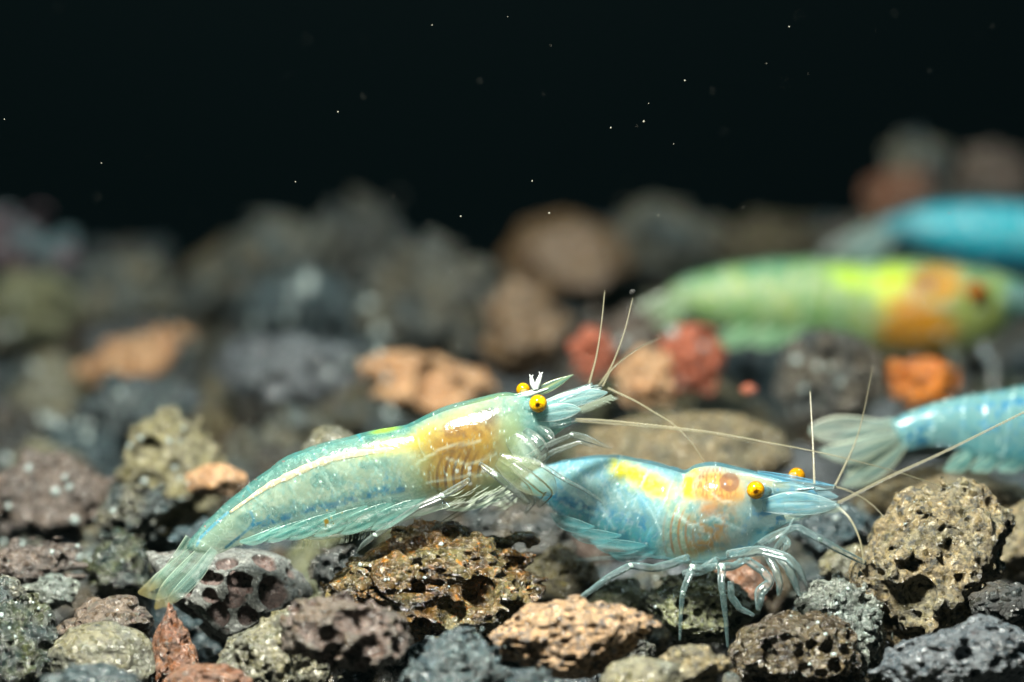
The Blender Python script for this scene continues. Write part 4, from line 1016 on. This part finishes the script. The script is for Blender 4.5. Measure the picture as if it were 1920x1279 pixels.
# ---------------------------------------------------------------- blue shrimp in front right
def build_blue():
    s = Shrimp('pale blue clear shrimp with yellow saddle and orange carapace standing on its legs', (1320, 1130, 1.5))
    d0 = lambda x: 1.0 + 45 * np.logaddexp(0, (1310 - x) / 45) / 38.4 * 0.62
    st = [(975, 905, 978, 918, 0.3), (1003, 880, 996, 925, 0.8), (1039, 868, 1023, 944, 1.15), (1081, 859, 1064, 984, 1.4), (1142, 853, 1117, 1011, 1.6), (1198, 860, 1170, 1031, 1.75), (1258, 874, 1213, 1043, 1.85),
          (1284, 881, 1248, 1050, 1.9), (1306, 871, 1301, 1058, 1.95), (1340, 867, 1354, 1052, 1.9), (1382, 876, 1402, 1034, 1.7), (1425, 886, 1440, 1005, 1.35), (1465, 896, 1472, 985, 1.0), (1505, 908, 1508, 970, 0.7), (1535, 922, 1538, 958, 0.4)]
    def flesh(x, y, h, u, near):
        p = Paint(len(x), (168, 226, 228), 0.46)
        p.mix(0.6 * fbm(x / 18, y / 18, 2), (204, 240, 234), 0.62)
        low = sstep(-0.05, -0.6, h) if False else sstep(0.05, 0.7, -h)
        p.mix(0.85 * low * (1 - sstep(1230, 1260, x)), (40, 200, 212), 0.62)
        p.mix(0.5 * sstep(0.5, 0.75, fbm((x - y * 0.5) / 7 + 3, (y + x * 0.3) / 26, 4)) * (1 - sstep(1205, 1250, x)), (50, 164, 206), 0.8)
        band = dist_line(x, y, [(1030, 925), (1110, 960), (1200, 975), (1225, 1000)])
        p.mix(0.7 * (1 - sstep(4, 18, band)) * sstep(0.35, 0.6, fbm(x / 8, y / 8, 8)), (30, 138, 196), 0.9)
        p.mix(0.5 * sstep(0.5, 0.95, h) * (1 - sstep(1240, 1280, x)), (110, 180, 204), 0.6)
        p.mix(0.45 * veins(x, y, 24, 4.4) * sstep(0.4, 0.6, fbm(x / 60, y / 60, 3)), (50, 150, 204), 0.85)
        p.mix(0.40 * veins(x + y * 0.5, y - x * 0.2, 22, 9.1), (236, 246, 242), 0.9)
        p.mix(0.30 * sstep(0.5, 0.8, vnoise(x / 2.4, y / 2.4, 6)), (120, 180, 190))
        p.mix(0.35 * sstep(0.55, 0.75, fbm(x / 6, y / 6, 12)) * sstep(0.3, 0.5, fbm(x / 50 + 9, y / 50)), (226, 240, 236), 0.9)
        # yellow saddle
        sad = dist_line(x, y, [(1160, 876), (1205, 898), (1250, 922), (1272, 945)])
        p.mix((1 - sstep(4, 34, sad + 16 * (fbm(x / 9, y / 9, 7) - 0.5))) * (0.55 + 0.45 * sstep(0.03, 0.12, np.abs(((u - 0.35 * h) % 1.0) - 0.0))), (232, 220, 0), 1.0)
        p.mix(0.6 * (1 - sstep(4, 12, sad)) * sstep(0.4, 0.6, fbm(x / 10, y / 10)), (244, 238, 120), 1)
        # carapace
        c = sstep(1240, 1275, x + (y - 900) * 0.15)
        p.mix(c * 0.7, (196, 228, 220), 0.55)
        p.mix(0.8 * c * blob(x, y, 1290, 1010, 75, 60, 20, 0.7), (170, 196, 150), 0.8)
        p.mix(0.92 * blob(x, y, 1342, 912, 74, 58, 12, 0.85, 0.5), (218, 158, 22), 1.0)
        p.mix(0.6 * blob(x, y, 1336, 905, 52, 38, 10, 0.4) * sstep(0.45, 0.6, vnoise(x / 3.2, y / 6)), (168, 90, 8), 1.0)
        cr = np.abs(np.hypot((x - 1336) / 1.0, (y - 915) / 0.95) - 47)
        p.mix((1 - sstep(6, 13, cr)) * sstep(1322, 1306, x) if False else (1 - sstep(6, 13, cr)) * (1 - sstep(1300, 1325, x)) * (1 - sstep(925, 940, y)), (250, 224, 0), 1)
        p.mix(0.85 * (1 - sstep(4, 9, np.abs(np.hypot(x - 1368, y - 904) - 12))), (150, 92, 50), 0.95)
        p.mix(0.85 * blob(x, y, 1322, 1000, 52, 58, 15, 0.95, 0.7) * sstep(0.25, 0.55, fbm(x / 16, y / 16, 15)), (200, 136, 14), 0.95)
        cv = c * (1 - blob(x, y, 1342, 912, 70, 54, 12, 0.6))
        p.mix(0.45 * cv * veins(x - y * 0.4, y + x * 0.2, 24, 12.3), (236, 246, 236), 0.85)
        p.mix(0.4 * cv * veins(x, y * 1.2, 30, 17.9), (40, 160, 190), 0.8)
        p.mix(0.5 * cv * sstep(0.5, 0.64, fbm(x / 14, y / 14, 21)), (120, 196, 196), 0.35)
        p.mix(0.6 * blob(x, y, 1330, 955, 22, 14, 0, 0.6), (206, 130, 40), 0.95)
        rg = np.hypot((x - 1345) * 1.0, (y - 1000) * 0.9)
        gz = c * blob(x, y, 1268, 1000, 42, 52, 0, 0.6) 
        p.mix(0.75 * gz * sstep(0.2, 0.9, np.sin(rg * 2 * np.pi / 14)), (186, 120, 24), 0.95)
        hd = sstep(1395, 1440, x + (y - 930) * 0.4)
        p.mix(hd * 0.8, (184, 230, 236), 0.45)
        p.mix(0.8 * hd * sstep(0.52, 0.66, fbm(x / 9, y / 9, 5)), (64, 158, 210), 0.8)
        p.mix(0.6 * sstep(1395, 1420, x) * sstep(975, 1000, y), (60, 176, 190), 0.8)
        p.mix(0.7 * blob(x, y, 1440, 905, 50, 8, 12, 0.6), (226, 206, 140), 0.7)
        return p.rgba()
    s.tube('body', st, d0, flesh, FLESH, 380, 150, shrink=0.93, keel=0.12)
    def shell(x, y, h, u, near):
        p = Paint(len(x), (160, 214, 230), 0.05)
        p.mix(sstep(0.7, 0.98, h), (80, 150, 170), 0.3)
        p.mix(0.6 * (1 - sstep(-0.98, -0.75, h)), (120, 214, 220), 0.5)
        for e in (2.0, 3.0, 4.0, 5.0, 6.0, 7.0):
            w = np.abs(u - e - 0.35 * h)
            p.mix(0.6 * (1 - sstep(0.015, 0.05, w)) * sstep(0.3, 0.6, vnoise(x / 8, y / 8 + e)), (60, 150, 190), 0.5)
            p.mix(0.35 * (1 - sstep(0.015, 0.045, np.abs(u - e - 0.35 * h - 0.08))) * sstep(0.35, 0.65, vnoise(x / 7, y / 7 + e)), (220, 238, 232), 0.45)
        for ln in ([(1335, 925), (1350, 938), (1372, 942)], [(1268, 962), (1285, 980), (1300, 984), (1340, 970), (1370, 985), (1400, 998)], [(1275, 965), (1300, 990)], [(1345, 970), (1365, 968)], [(1240, 1000), (1222, 960), (1190, 915)], [(1150, 990), (1120, 940), (1100, 890)]):
            p.mix(0.5 * (1 - sstep(0.6, 4.2, dist_line(x, y, ln))), (230, 240, 228), 0.5)
        p.mix(0.7 * sstep(0.91, 0.96, vnoise(x / 4.3 + 17, y / 4.3 + 33)), (236, 244, 240), 0.8)
        return p.rgba()
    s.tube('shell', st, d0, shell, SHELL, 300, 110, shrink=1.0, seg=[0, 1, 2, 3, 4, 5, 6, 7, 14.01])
    # belly swimmerets
    for (bx, by, tx, ty, w) in [(1215, 1022, 1105, 1012, 13), (1165, 1004, 1062, 990, 13), (1115, 988, 1030, 962, 12), (1230, 1034, 1140, 1036, 9)]:
        s.leaf('swimmeret', [(bx, by, 1.2), (bx * .65 + tx * .35, by * .65 + ty * .35 + 8, 1.9), (bx * .3 + tx * .7, by * .3 + ty * .7 + 9, 2.8), (tx, ty, 3.8)], [1.5, w, w, 2], (110, 206, 214), 0.2, edge=(190, 232, 232), rays=3, flat=0.15, n=40)
    # head
    s.leaf('rostrum', [(1420, 888, 1.0), (1470, 896, 1.0), (1520, 904, 1.0), (1566, 911, 1.0)], [6, 7, 5, 1], (110, 186, 220), 0.4, edge=(150, 206, 226), rays=3, flat=0.4)
    s.leaf('antennal_scale', [(1430, 948, -0.3), (1480, 944, -0.8), (1530, 946, -0.9), (1576, 948, -0.8)], [12, 22, 18, 3], (150, 214, 228), 0.28, edge=(226, 240, 236), rays=7, flat=0.25)
    s.leaf('antennal_scale', [(1450, 930, 1.6), (1500, 926, 2.2), (1540, 928, 2.3), (1572, 932, 2.2)], [10, 16, 13, 3], (140, 206, 226), 0.28, edge=(206, 230, 230), rays=4, flat=0.25)
    for p0, p1, r in [((1450, 915, .2), (1528, 912, .2), 11), ((1460, 912, 1.4), (1566, 914, 1.4), 10), ((1470, 950, -.5), (1570, 944, -.5), 10)]:
        s.limb('feeler_base', [p0, tuple((a + b) / 2 for a, b in zip(p0, p1)), p1], [r, r, r * .5], LIMBB, n=26)
    s.eye(1417, 919, -0.75, 17, look=(0.0, -0.98, 0.0), stalk=(1440, 922, 0.0), col=(240, 180, 20), pup=(70, 40, 8))
    s.eye(1494, 893, 2.6, 16, look=(0.3, 0.9, 0.1), stalk=(1475, 905, 1.8), col=(240, 180, 20))
    s.feeler('antennule', [(1527, 908, .2), (1525, 850, .8), (1522, 790, 1.5), (1519, 734, 2.2)], 4.2, 1.5, 0)
    s.feeler('antennule', [(1565, 912, 1.4), (1590, 860, 2.2), (1607, 820, 2.6), (1620, 771, 2.4), (1637, 687, 1.8)], 3.8, 1.2, 50)
    s.feeler('antennule', [(1563, 912, 1.4), (1595, 922, 1.6), (1632, 944, 1.8), (1664, 976, 1.6)], 3.4, 1.2, 36)
    s.feeler('antenna', [(1570, 944, -.5), (1664, 896, -.9), (1758, 853, -1.0), (1850, 808, -1.0), (1990, 738, -.8)], 5.0, 3.0, 90)
    s.feeler('antenna', [(1566, 946, -.3), (1593, 972, -.8), (1612, 1012, -1.2), (1620, 1056, -1.4)], 4.4, 2.8, 0)
    # walking legs: hip, knee, foot
    s.leg([(1290, 1045, 0.8), (1258, 1058, 0.2), (1225, 1066, -0.3), (1183, 1060, -0.8), (1142, 1082, -1.6), (1110, 1106, -2.6), (1084, 1124, -3.4)], [9, 11, 10, 9, 8.5, 7.5, 5], LIMBB, joints=[(1183, 1060, -0.8, 7)], n=70)
    s.leg([(1270, 1045, 2.2), (1220, 1044, 3.0), (1150, 1046, 3.8), (1080, 1050, 4.4)], [6, 6, 5, 3], LIMBB)
    s.leg([(1345, 1050, 0.2), (1315, 1070, -0.6), (1280, 1076, -0.9)], [10, 12, 8], LIMBB)
    s.leg([(1345, 1060, -0.2), (1320, 1068, -1.0), (1299, 1064, -1.4), (1288, 1090, -1.6), (1280, 1112, -1.7), (1277, 1150, -1.8), (1275, 1202, -1.9)], [8, 9, 10, 8.5, 7, 5.5, 3], LIMBB, joints=[(1299, 1063, -1.4, 9), (1281, 1112, -1.7, 7)], n=70)
    s.leg([(1400, 1048, 0.0), (1375, 1062, -0.9), (1354, 1063, -1.4), (1352, 1090, -1.7), (1355, 1112, -1.8), (1361, 1160, -1.9), (1365, 1216, -2.0)], [9, 10, 11, 9, 8, 6, 3], LIMBB, joints=[(1354, 1062, -1.4, 10), (1355, 1112, -1.8, 7)], n=70)
    s.leg([(1425, 1020, 0.2), (1452, 1004, -0.4), (1495, 988, -0.9), (1538, 1012, -1.0), (1580, 1035, -0.6), (1622, 1056, 0.2)], [9, 10, 9, 8.5, 8, 6], LIMBB, joints=[(1538, 1012, -1.0, 7)], n=60)
    # claw bearing legs hanging under the head
    s.leg([(1365, 1040, -0.5), (1425, 1032, -1.4), (1475, 1045, -1.9), (1500, 1070, -2.0), (1514, 1102, -1.9)], [12, 13, 12, 9, 2], LIMBB, name='claw_leg', n=60)
    s.leg([(1400, 1050, 0.0), (1430, 1070, -0.9), (1445, 1090, -1.1), (1425, 1110, -1.2), (1422, 1145, -1.3)], [10, 11, 10, 15, 6], LIMBB, name='claw_leg', n=60)
    s.leg([(1370, 1090, -1.5), (1372, 1120, -1.5), (1388, 1142, -1.6), (1414, 1154, -1.7)], [8, 9, 8, 4], LIMBB, name='claw_leg')
    s.leg([(1440, 1045, -0.8), (1455, 1070, -1.2), (1462, 1095, -1.3), (1460, 1118, -1.3)], [9, 10, 9, 4], LIMBB, name='claw_leg')
    s.leg([(1455, 1040, -1.0), (1478, 1062, -1.6), (1490, 1090, -1.7), (1499, 1118, -1.7)], [10, 12, 10, 4], LIMBB, name='claw_leg')
    s.leg([(1455, 1030, -0.4), (1470, 1010, -0.9), (1478, 1018, -1.2), (1470, 1035, -1.2)], [8, 9, 9, 4], LIMBB, name='mouth_palp')
    s.limb('mouth_palp', [(1488, 972, -0.8), (1475, 995, -1.2), (1455, 1008, -1.3), (1440, 1018, -1.2)], [1.5, 3, 3, 3], LIMBB, n=26)
    hc = ([], [], []); rr = random.Random(18)
    for k in range(60):
        t = k / 59; x = 1470 + 104 * t; y = 966 - 16 * t
        s.limb('', [(x, y, -.8), (x + 4, y + 7, -.8), (x + 6 + rr.uniform(-3, 3), y + 14 - 6 * t + rr.uniform(-2, 3), -.8)], [0.9, 0.7, 0.3], HAIR, n=5, sides=4, collect=hc)
    s.flush('hair_fringe', hc, HAIR, kind='stuff')
build_blue()

# ---------------------------------------------------------------- shrimp leaving to the right, tail fan towards the blue shrimp
def simple_shrimp(label, anchor, st, d0, paint, shell_col, segs, limbs):
    s = Shrimp(label, anchor)
    s.tube('body', st, d0, paint, FLESH, 200, 80, shrink=0.92, keel=0.15)
    def shell(x, y, h, u, near):
        p = Paint(len(x), shell_col, 0.06)
        p.mix(sstep(0.6, 0.98, h), tuple(int(c * 0.8) for c in shell_col), 0.3)
        for e in segs[1:-1]:
            p.mix(0.6 * (1 - sstep(0.02, 0.06, np.abs(u - e - 0.2 * h))), (206, 232, 226), 0.5)
        p.mix(0.8 * sstep(0.86, 0.95, vnoise(x / 6 + 17, y / 6 + 33)), (236, 244, 240), 0.8)
        return p.rgba()
    s.tube('shell', st, d0, shell, SHELL_FAR if anchor[2] > 30 else SHELL, 200, 80, seg=segs)
    limbs(s)
    return s

def paint_clear(x, y, h, u, near):
    p = Paint(len(x), (150, 222, 230), 0.42)
    p.mix(0.6 * fbm(x / 20, y / 20, 2), (196, 238, 234))
    p.mix(0.9 * sstep(0.58, 0.68, fbm(x / 11, y / 11, 5)), (40, 140, 190), 0.85)
    p.mix(0.8 * (1 - sstep(3, 9, dist_line(x, y, [(1690, 800), (1740, 778), (1800, 765), (1930, 752)]))) * sstep(0.4, 0.6, fbm(x / 12, y / 12, 9)), (36, 140, 196), 0.85)
    p.mix(0.6 * sstep(0.0, 0.8, -h) * sstep(1780, 1830, x), (90, 190, 196), 0.7)
    return p.rgba()
def limbs_clear(s):
    z = 17.0
    s.leaf('tail_fan_blade', [(1682, 806, z), (1630, 806, z - .4), (1570, 806, z - .6), (1516, 808, z - .6)], [12, 22, 26, 14], (190, 222, 214), 0.26, ea=0.74, edge=(236, 236, 214), rays=4, flat=0.12)
    s.leaf('tail_fan_blade', [(1684, 818, z - .6), (1640, 832, z - 1), (1590, 848, z - 1.2), (1535, 846, z - 1.2)], [10, 18, 20, 8], (180, 222, 214), 0.26, ea=0.74, edge=(230, 232, 206), rays=4, flat=0.12)
    s.leaf('tail_fan_blade', [(1694, 830, z - .4), (1660, 862, z - .6), (1620, 890, z - .7), (1576, 912, z - .7)], [11, 20, 20, 5], (176, 224, 216), 0.26, ea=0.74, edge=(236, 232, 200), rays=4, flat=0.12)
    s.leaf('tail_fan_blade', [(1690, 826, z + .5), (1650, 845, z + .8), (1610, 868, z + 1), (1585, 890, z + 1)], [9, 15, 15, 6], (176, 224, 216), 0.24, ea=0.7, edge=(226, 232, 206), rays=4, flat=0.12)
    s.leaf('telson', [(1676, 792, z), (1640, 800, z), (1600, 812, z), (1562, 826, z)], [10, 11, 9, 3], (160, 206, 204), 0.4, flat=0.3)
    for bx in (1800, 1850, 1900, 1950):
        s.leaf('swimmeret', [(bx + 20, 850, z - .5), (bx, 868, z - .6), (bx - 30, 882, z - .5)], [10, 18, 5], (100, 190, 190), 0.4, rays=4, n=30)
    s.leg([(2040, 880, z - 1), (2030, 930, z - 2), (2020, 980, z - 2)], [7, 6, 3])
simple_shrimp('clear pale blue shrimp with fanned glassy tail, cut by the right edge', (1850, 900, 17.0),
    [(1668, 790, 1690, 842, 0.45), (1684, 781, 1704, 846, 0.6), (1727, 762, 1745, 838, 0.75), (1789, 745, 1795, 846, 0.95), (1830, 737, 1832, 868, 1.1), (1867, 731, 1862, 876, 1.25), (1920, 721, 1916, 888, 1.35), (1980, 712, 1985, 900, 1.45), (2060, 715, 2065, 895, 1.5), (2130, 745, 2130, 860, 1.1), (2170, 775, 2170, 820, .5)],
    lambda x: 17.0 + 0 * x, paint_clear, (130, 196, 200), [0, 1.1, 2.2, 3.3, 4.4, 5.5, 6.6, 10.01], limbs_clear)

# ---------------------------------------------------------------- blurred green shrimp with orange belly
def paint_green(x, y, h, u, near):
    p = Paint(len(x), (176, 214, 140), 0.7)
    p.mix(0.6 * sstep(0.45, 0.6, fbm(x / 14, y / 14, 8)), (110, 176, 110), 0.8)
    p.mix(0.6 * sstep(0.55, 0.7, fbm(x / 12 + 30, y / 12, 8)), (226, 230, 150), 0.8)
    p.mix(0.7 * sstep(0.2, 0.9, h) * sstep(0.45, 0.6, fbm(x / 30, y / 30)), (110, 180, 156))
    p.mix(0.5 * sstep(0.5, 0.65, fbm(x / 40, y / 40, 3)), (200, 224, 150))
    p.mix(1 - sstep(1230, 1330, x), (180, 206, 160), 0.45)
    p.mix(0.95 * blob(x, y, 1600, 520, 60, 28, 10, 0.6), (206, 240, 50), 1)
    p.mix(0.98 * blob(x, y, 1670, 535, 42, 58, 25, 0.5), (216, 240, 20), 1)
    p.mix(0.98 * blob(x, y, 1720, 610, 92, 66, 0, 0.5), (236, 158, 0), 1)
    p.mix(0.95 * blob(x, y, 1760, 530, 60, 44, 0, 0.5), (240, 170, 40), 1)
    p.mix(0.7 * blob(x, y, 1735, 530, 30, 22, 0, 0.6), (150, 84, 10), 1)
    p.mix(0.8 * blob(x, y, 1840, 590, 44, 60, 0, 0.6), (196, 200, 90), 0.9)
    p.mix(sstep(1870, 1910, x), (120, 184, 176), 0.8)
    return p.rgba()
def limbs_green(s):
    z = 56.0
    s.leaf('tail_fan_blade', [(1270, 555, z), (1240, 580, z), (1200, 602, z), (1160, 625, z)], [18, 26, 24, 8], (140, 180, 130), 0.5)
    s.leaf('tail_fan_blade', [(1270, 565, z - 1), (1250, 605, z - 1), (1220, 632, z - 1), (1190, 650, z - 1)], [16, 20, 18, 6], (140, 180, 130), 0.5)
    s.eye(1831, 546, z - 2.3, 19, col=(170, 90, 20), pup=(90, 40, 10))
    s.limb('antennal_scale', [(1880, 560, z - 1), (1940, 570, z - 1), (2010, 585, z - 1)], [22, 20, 6], LIMBB)
    for bx in (1380, 1440, 1500, 1560):
        s.leaf('swimmeret', [(bx + 30, 610, z - 1), (bx, 632, z - 1.2), (bx - 40, 640, z - 1)], [12, 20, 5], (110, 190, 130), 0.6, rays=4, n=30)
    s.leg([(1780, 650, z - 1.5), (1800, 700, z - 3), (1790, 745, z - 3.5)], [9, 8, 5])
    s.leg([(1840, 640, z - 1.5), (1865, 690, z - 3), (1860, 740, z - 3.5)], [9, 8, 5])
    s.leg([(1730, 660, z), (1690, 700, z), (1650, 740, z - 1)], [8, 7, 4])
simple_shrimp('blurred green shrimp with bright lime and orange belly above the amber stone', (1600, 665, 56.0),
    [(1245, 545, 1262, 585, 0.6), (1275, 522, 1300, 600, 0.9), (1345, 500, 1365, 622, 1.3), (1420, 487, 1440, 638, 1.6), (1500, 481, 1515, 642, 1.8), (1560, 482, 1580, 645, 1.9), (1620, 485, 1640, 660, 2.0), (1705, 480, 1720, 668, 2.2), (1796, 490, 1790, 664, 2.1), (1850, 500, 1860, 635, 1.7), (1900, 515, 1910, 595, 1.2), (1950, 540, 1955, 575, .6)],
    lambda x: 56.0 + 0 * x, paint_green, (120, 180, 140), [0, 1, 2, 3, 4, 5, 6, 11.01], limbs_green)

# ---------------------------------------------------------------- blurred deep blue shrimp
def paint_deep(x, y, h, u, near):
    p = Paint(len(x), (40, 214, 236), 0.95)
    p.mix(sstep(0.62, 0.7, fbm(x / 9, y / 9, 4)) * sstep(0.0, 0.4, h), (220, 250, 250), 1)  # pale highlight spots painted along the upper back
    p.mix(0.8 * (1 - sstep(1680, 1750, x)), (90, 160, 170), 0.85)
    p.mix(0.6 * sstep(0.1, 0.8, -h), (0, 160, 206))  # lower flank painted darker as shading, to round the body
    p.mix(0.5 * sstep(0.5, 0.65, fbm(x / 30, y / 30)), (110, 220, 232))
    return p.rgba()
def limbs_deep(s):
    z = 82.0
    s.leaf('tail_fan_blade', [(1665, 428, z), (1630, 445, z), (1600, 458, z), (1570, 468, z)], [16, 22, 20, 8], (110, 160, 165), 0.6)
    s.leaf('tail_fan_blade', [(1668, 436, z - 1), (1640, 465, z - 1), (1615, 480, z - 1), (1590, 490, z - 1)], [13, 17, 15, 6], (110, 160, 165), 0.6)
    s.leg([(1850, 495, z - 1), (1860, 520, z - 2), (1850, 550, z - 2)], [7, 6, 3])
    s.eye(2140, 440, z - 2, 15)
simple_shrimp('blurred deep blue shrimp behind the green shrimp, cut by the right edge', (1850, 505, 82.0),
    [(1640, 418, 1655, 448, 0.6), (1670, 402, 1690, 458, 1.0), (1720, 385, 1745, 475, 1.4), (1780, 377, 1800, 492, 1.7), (1840, 374, 1855, 502, 1.9), (1900, 376, 1910, 508, 2.0), (1980, 385, 1985, 515, 2.0), (2060, 398, 2060, 512, 1.8), (2130, 420, 2130, 480, 1.1), (2180, 440, 2180, 460, .4)],
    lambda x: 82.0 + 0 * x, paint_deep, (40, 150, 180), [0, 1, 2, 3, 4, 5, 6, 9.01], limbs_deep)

# ------------------------------------------------------------------ specks drifting in the water
rs = random.Random(77)
pv, pq = [], []
known = [(810, 47), (634, 210), (190, 306), (554, 341), (864, 406), (1145, 240), (1207, 228), (1480, 50), (998, 340), (1263, 270), (1284, 151), (1216, 194), (8, 224), (846, 510), (675, 556), (1030, 400), (1234, 404), (1780, 400)]
pts = [(x, y, rs.uniform(-3, 3), rs.uniform(1.2, 2.2)) for x, y in known] + [(rs.uniform(0, 1920), rs.uniform(0, 800), rs.uniform(-25, 45), rs.uniform(0.4, 1.1)) for _ in range(70)]
for x, y, d, r in pts:
    c = P(x, y, d); rm = r / ppm(d); o = len(pv)
    for sx, sy, sz in ((1, 0, 0), (-1, 0, 0), (0, 1, 0), (0, -1, 0), (0, 0, 1), (0, 0, -1)):
        pv.append(c + rm * np.array([sx, sy, sz]) * rs.uniform(0.5, 1.3))
    for a, b, e in ((0, 2, 4), (2, 1, 4), (1, 3, 4), (3, 0, 4), (2, 0, 5), (1, 2, 5), (3, 1, 5), (0, 3, 5)):
        pq.append((o + a, o + b, o + e))
tag(link('floating_specks', mesh_from('floating_specks', pv, np.zeros((0, 4)), tris=pq), simple_mat('pale_speck', (116, 114, 104), 0.5)), 'pale specks drifting in the dark water', 'specks', kind='stuff')
sp = Shrimp('black round speck added for a mark on the glass, at an antennule tip', (1187, 549, -0.1), None)
sp.root.name = 'glass_mark_speck'; sp.root['category'] = 'mark'
sp.limb('clump', [(1182, 552, -.1), (1186, 548, -.1), (1191, 545, -.1)], [3, 6.5, 3], simple_mat('black_speck', (10, 10, 8), 0.8), n=12)  # stands in for a mark on the glass

# ------------------------------------------------------------------ water in the tank: thin even veil
def water_haze(density):
    m, nt, out = new_mat('tank_water')
    pv_ = N(nt, 'ShaderNodeVolumePrincipled')
    pv_.inputs['Color'].default_value = (0.20, 0.78, 0.88, 1)
    pv_.inputs['Density'].default_value = density
    pv_.inputs['Anisotropy'].default_value = 0.2
    nt.links.new(pv_.outputs[0], out.inputs['Volume'])
    hx = 300; v = [(sx * hx, y, z) for z in (-60, 215) for sx, y in ((-1, -260), (1, -260), (1, 160), (-1, 160))]
    q = [(3, 2, 1, 0), (4, 5, 6, 7), (0, 1, 5, 4), (1, 2, 6, 5), (2, 3, 7, 6), (3, 0, 4, 7)]
    o = link('haze', mesh_from('haze', v, q, smooth=False), m)
    tag(o, 'faint blue green veil of tank water', 'water', kind='stuff')
water_haze(0.007)
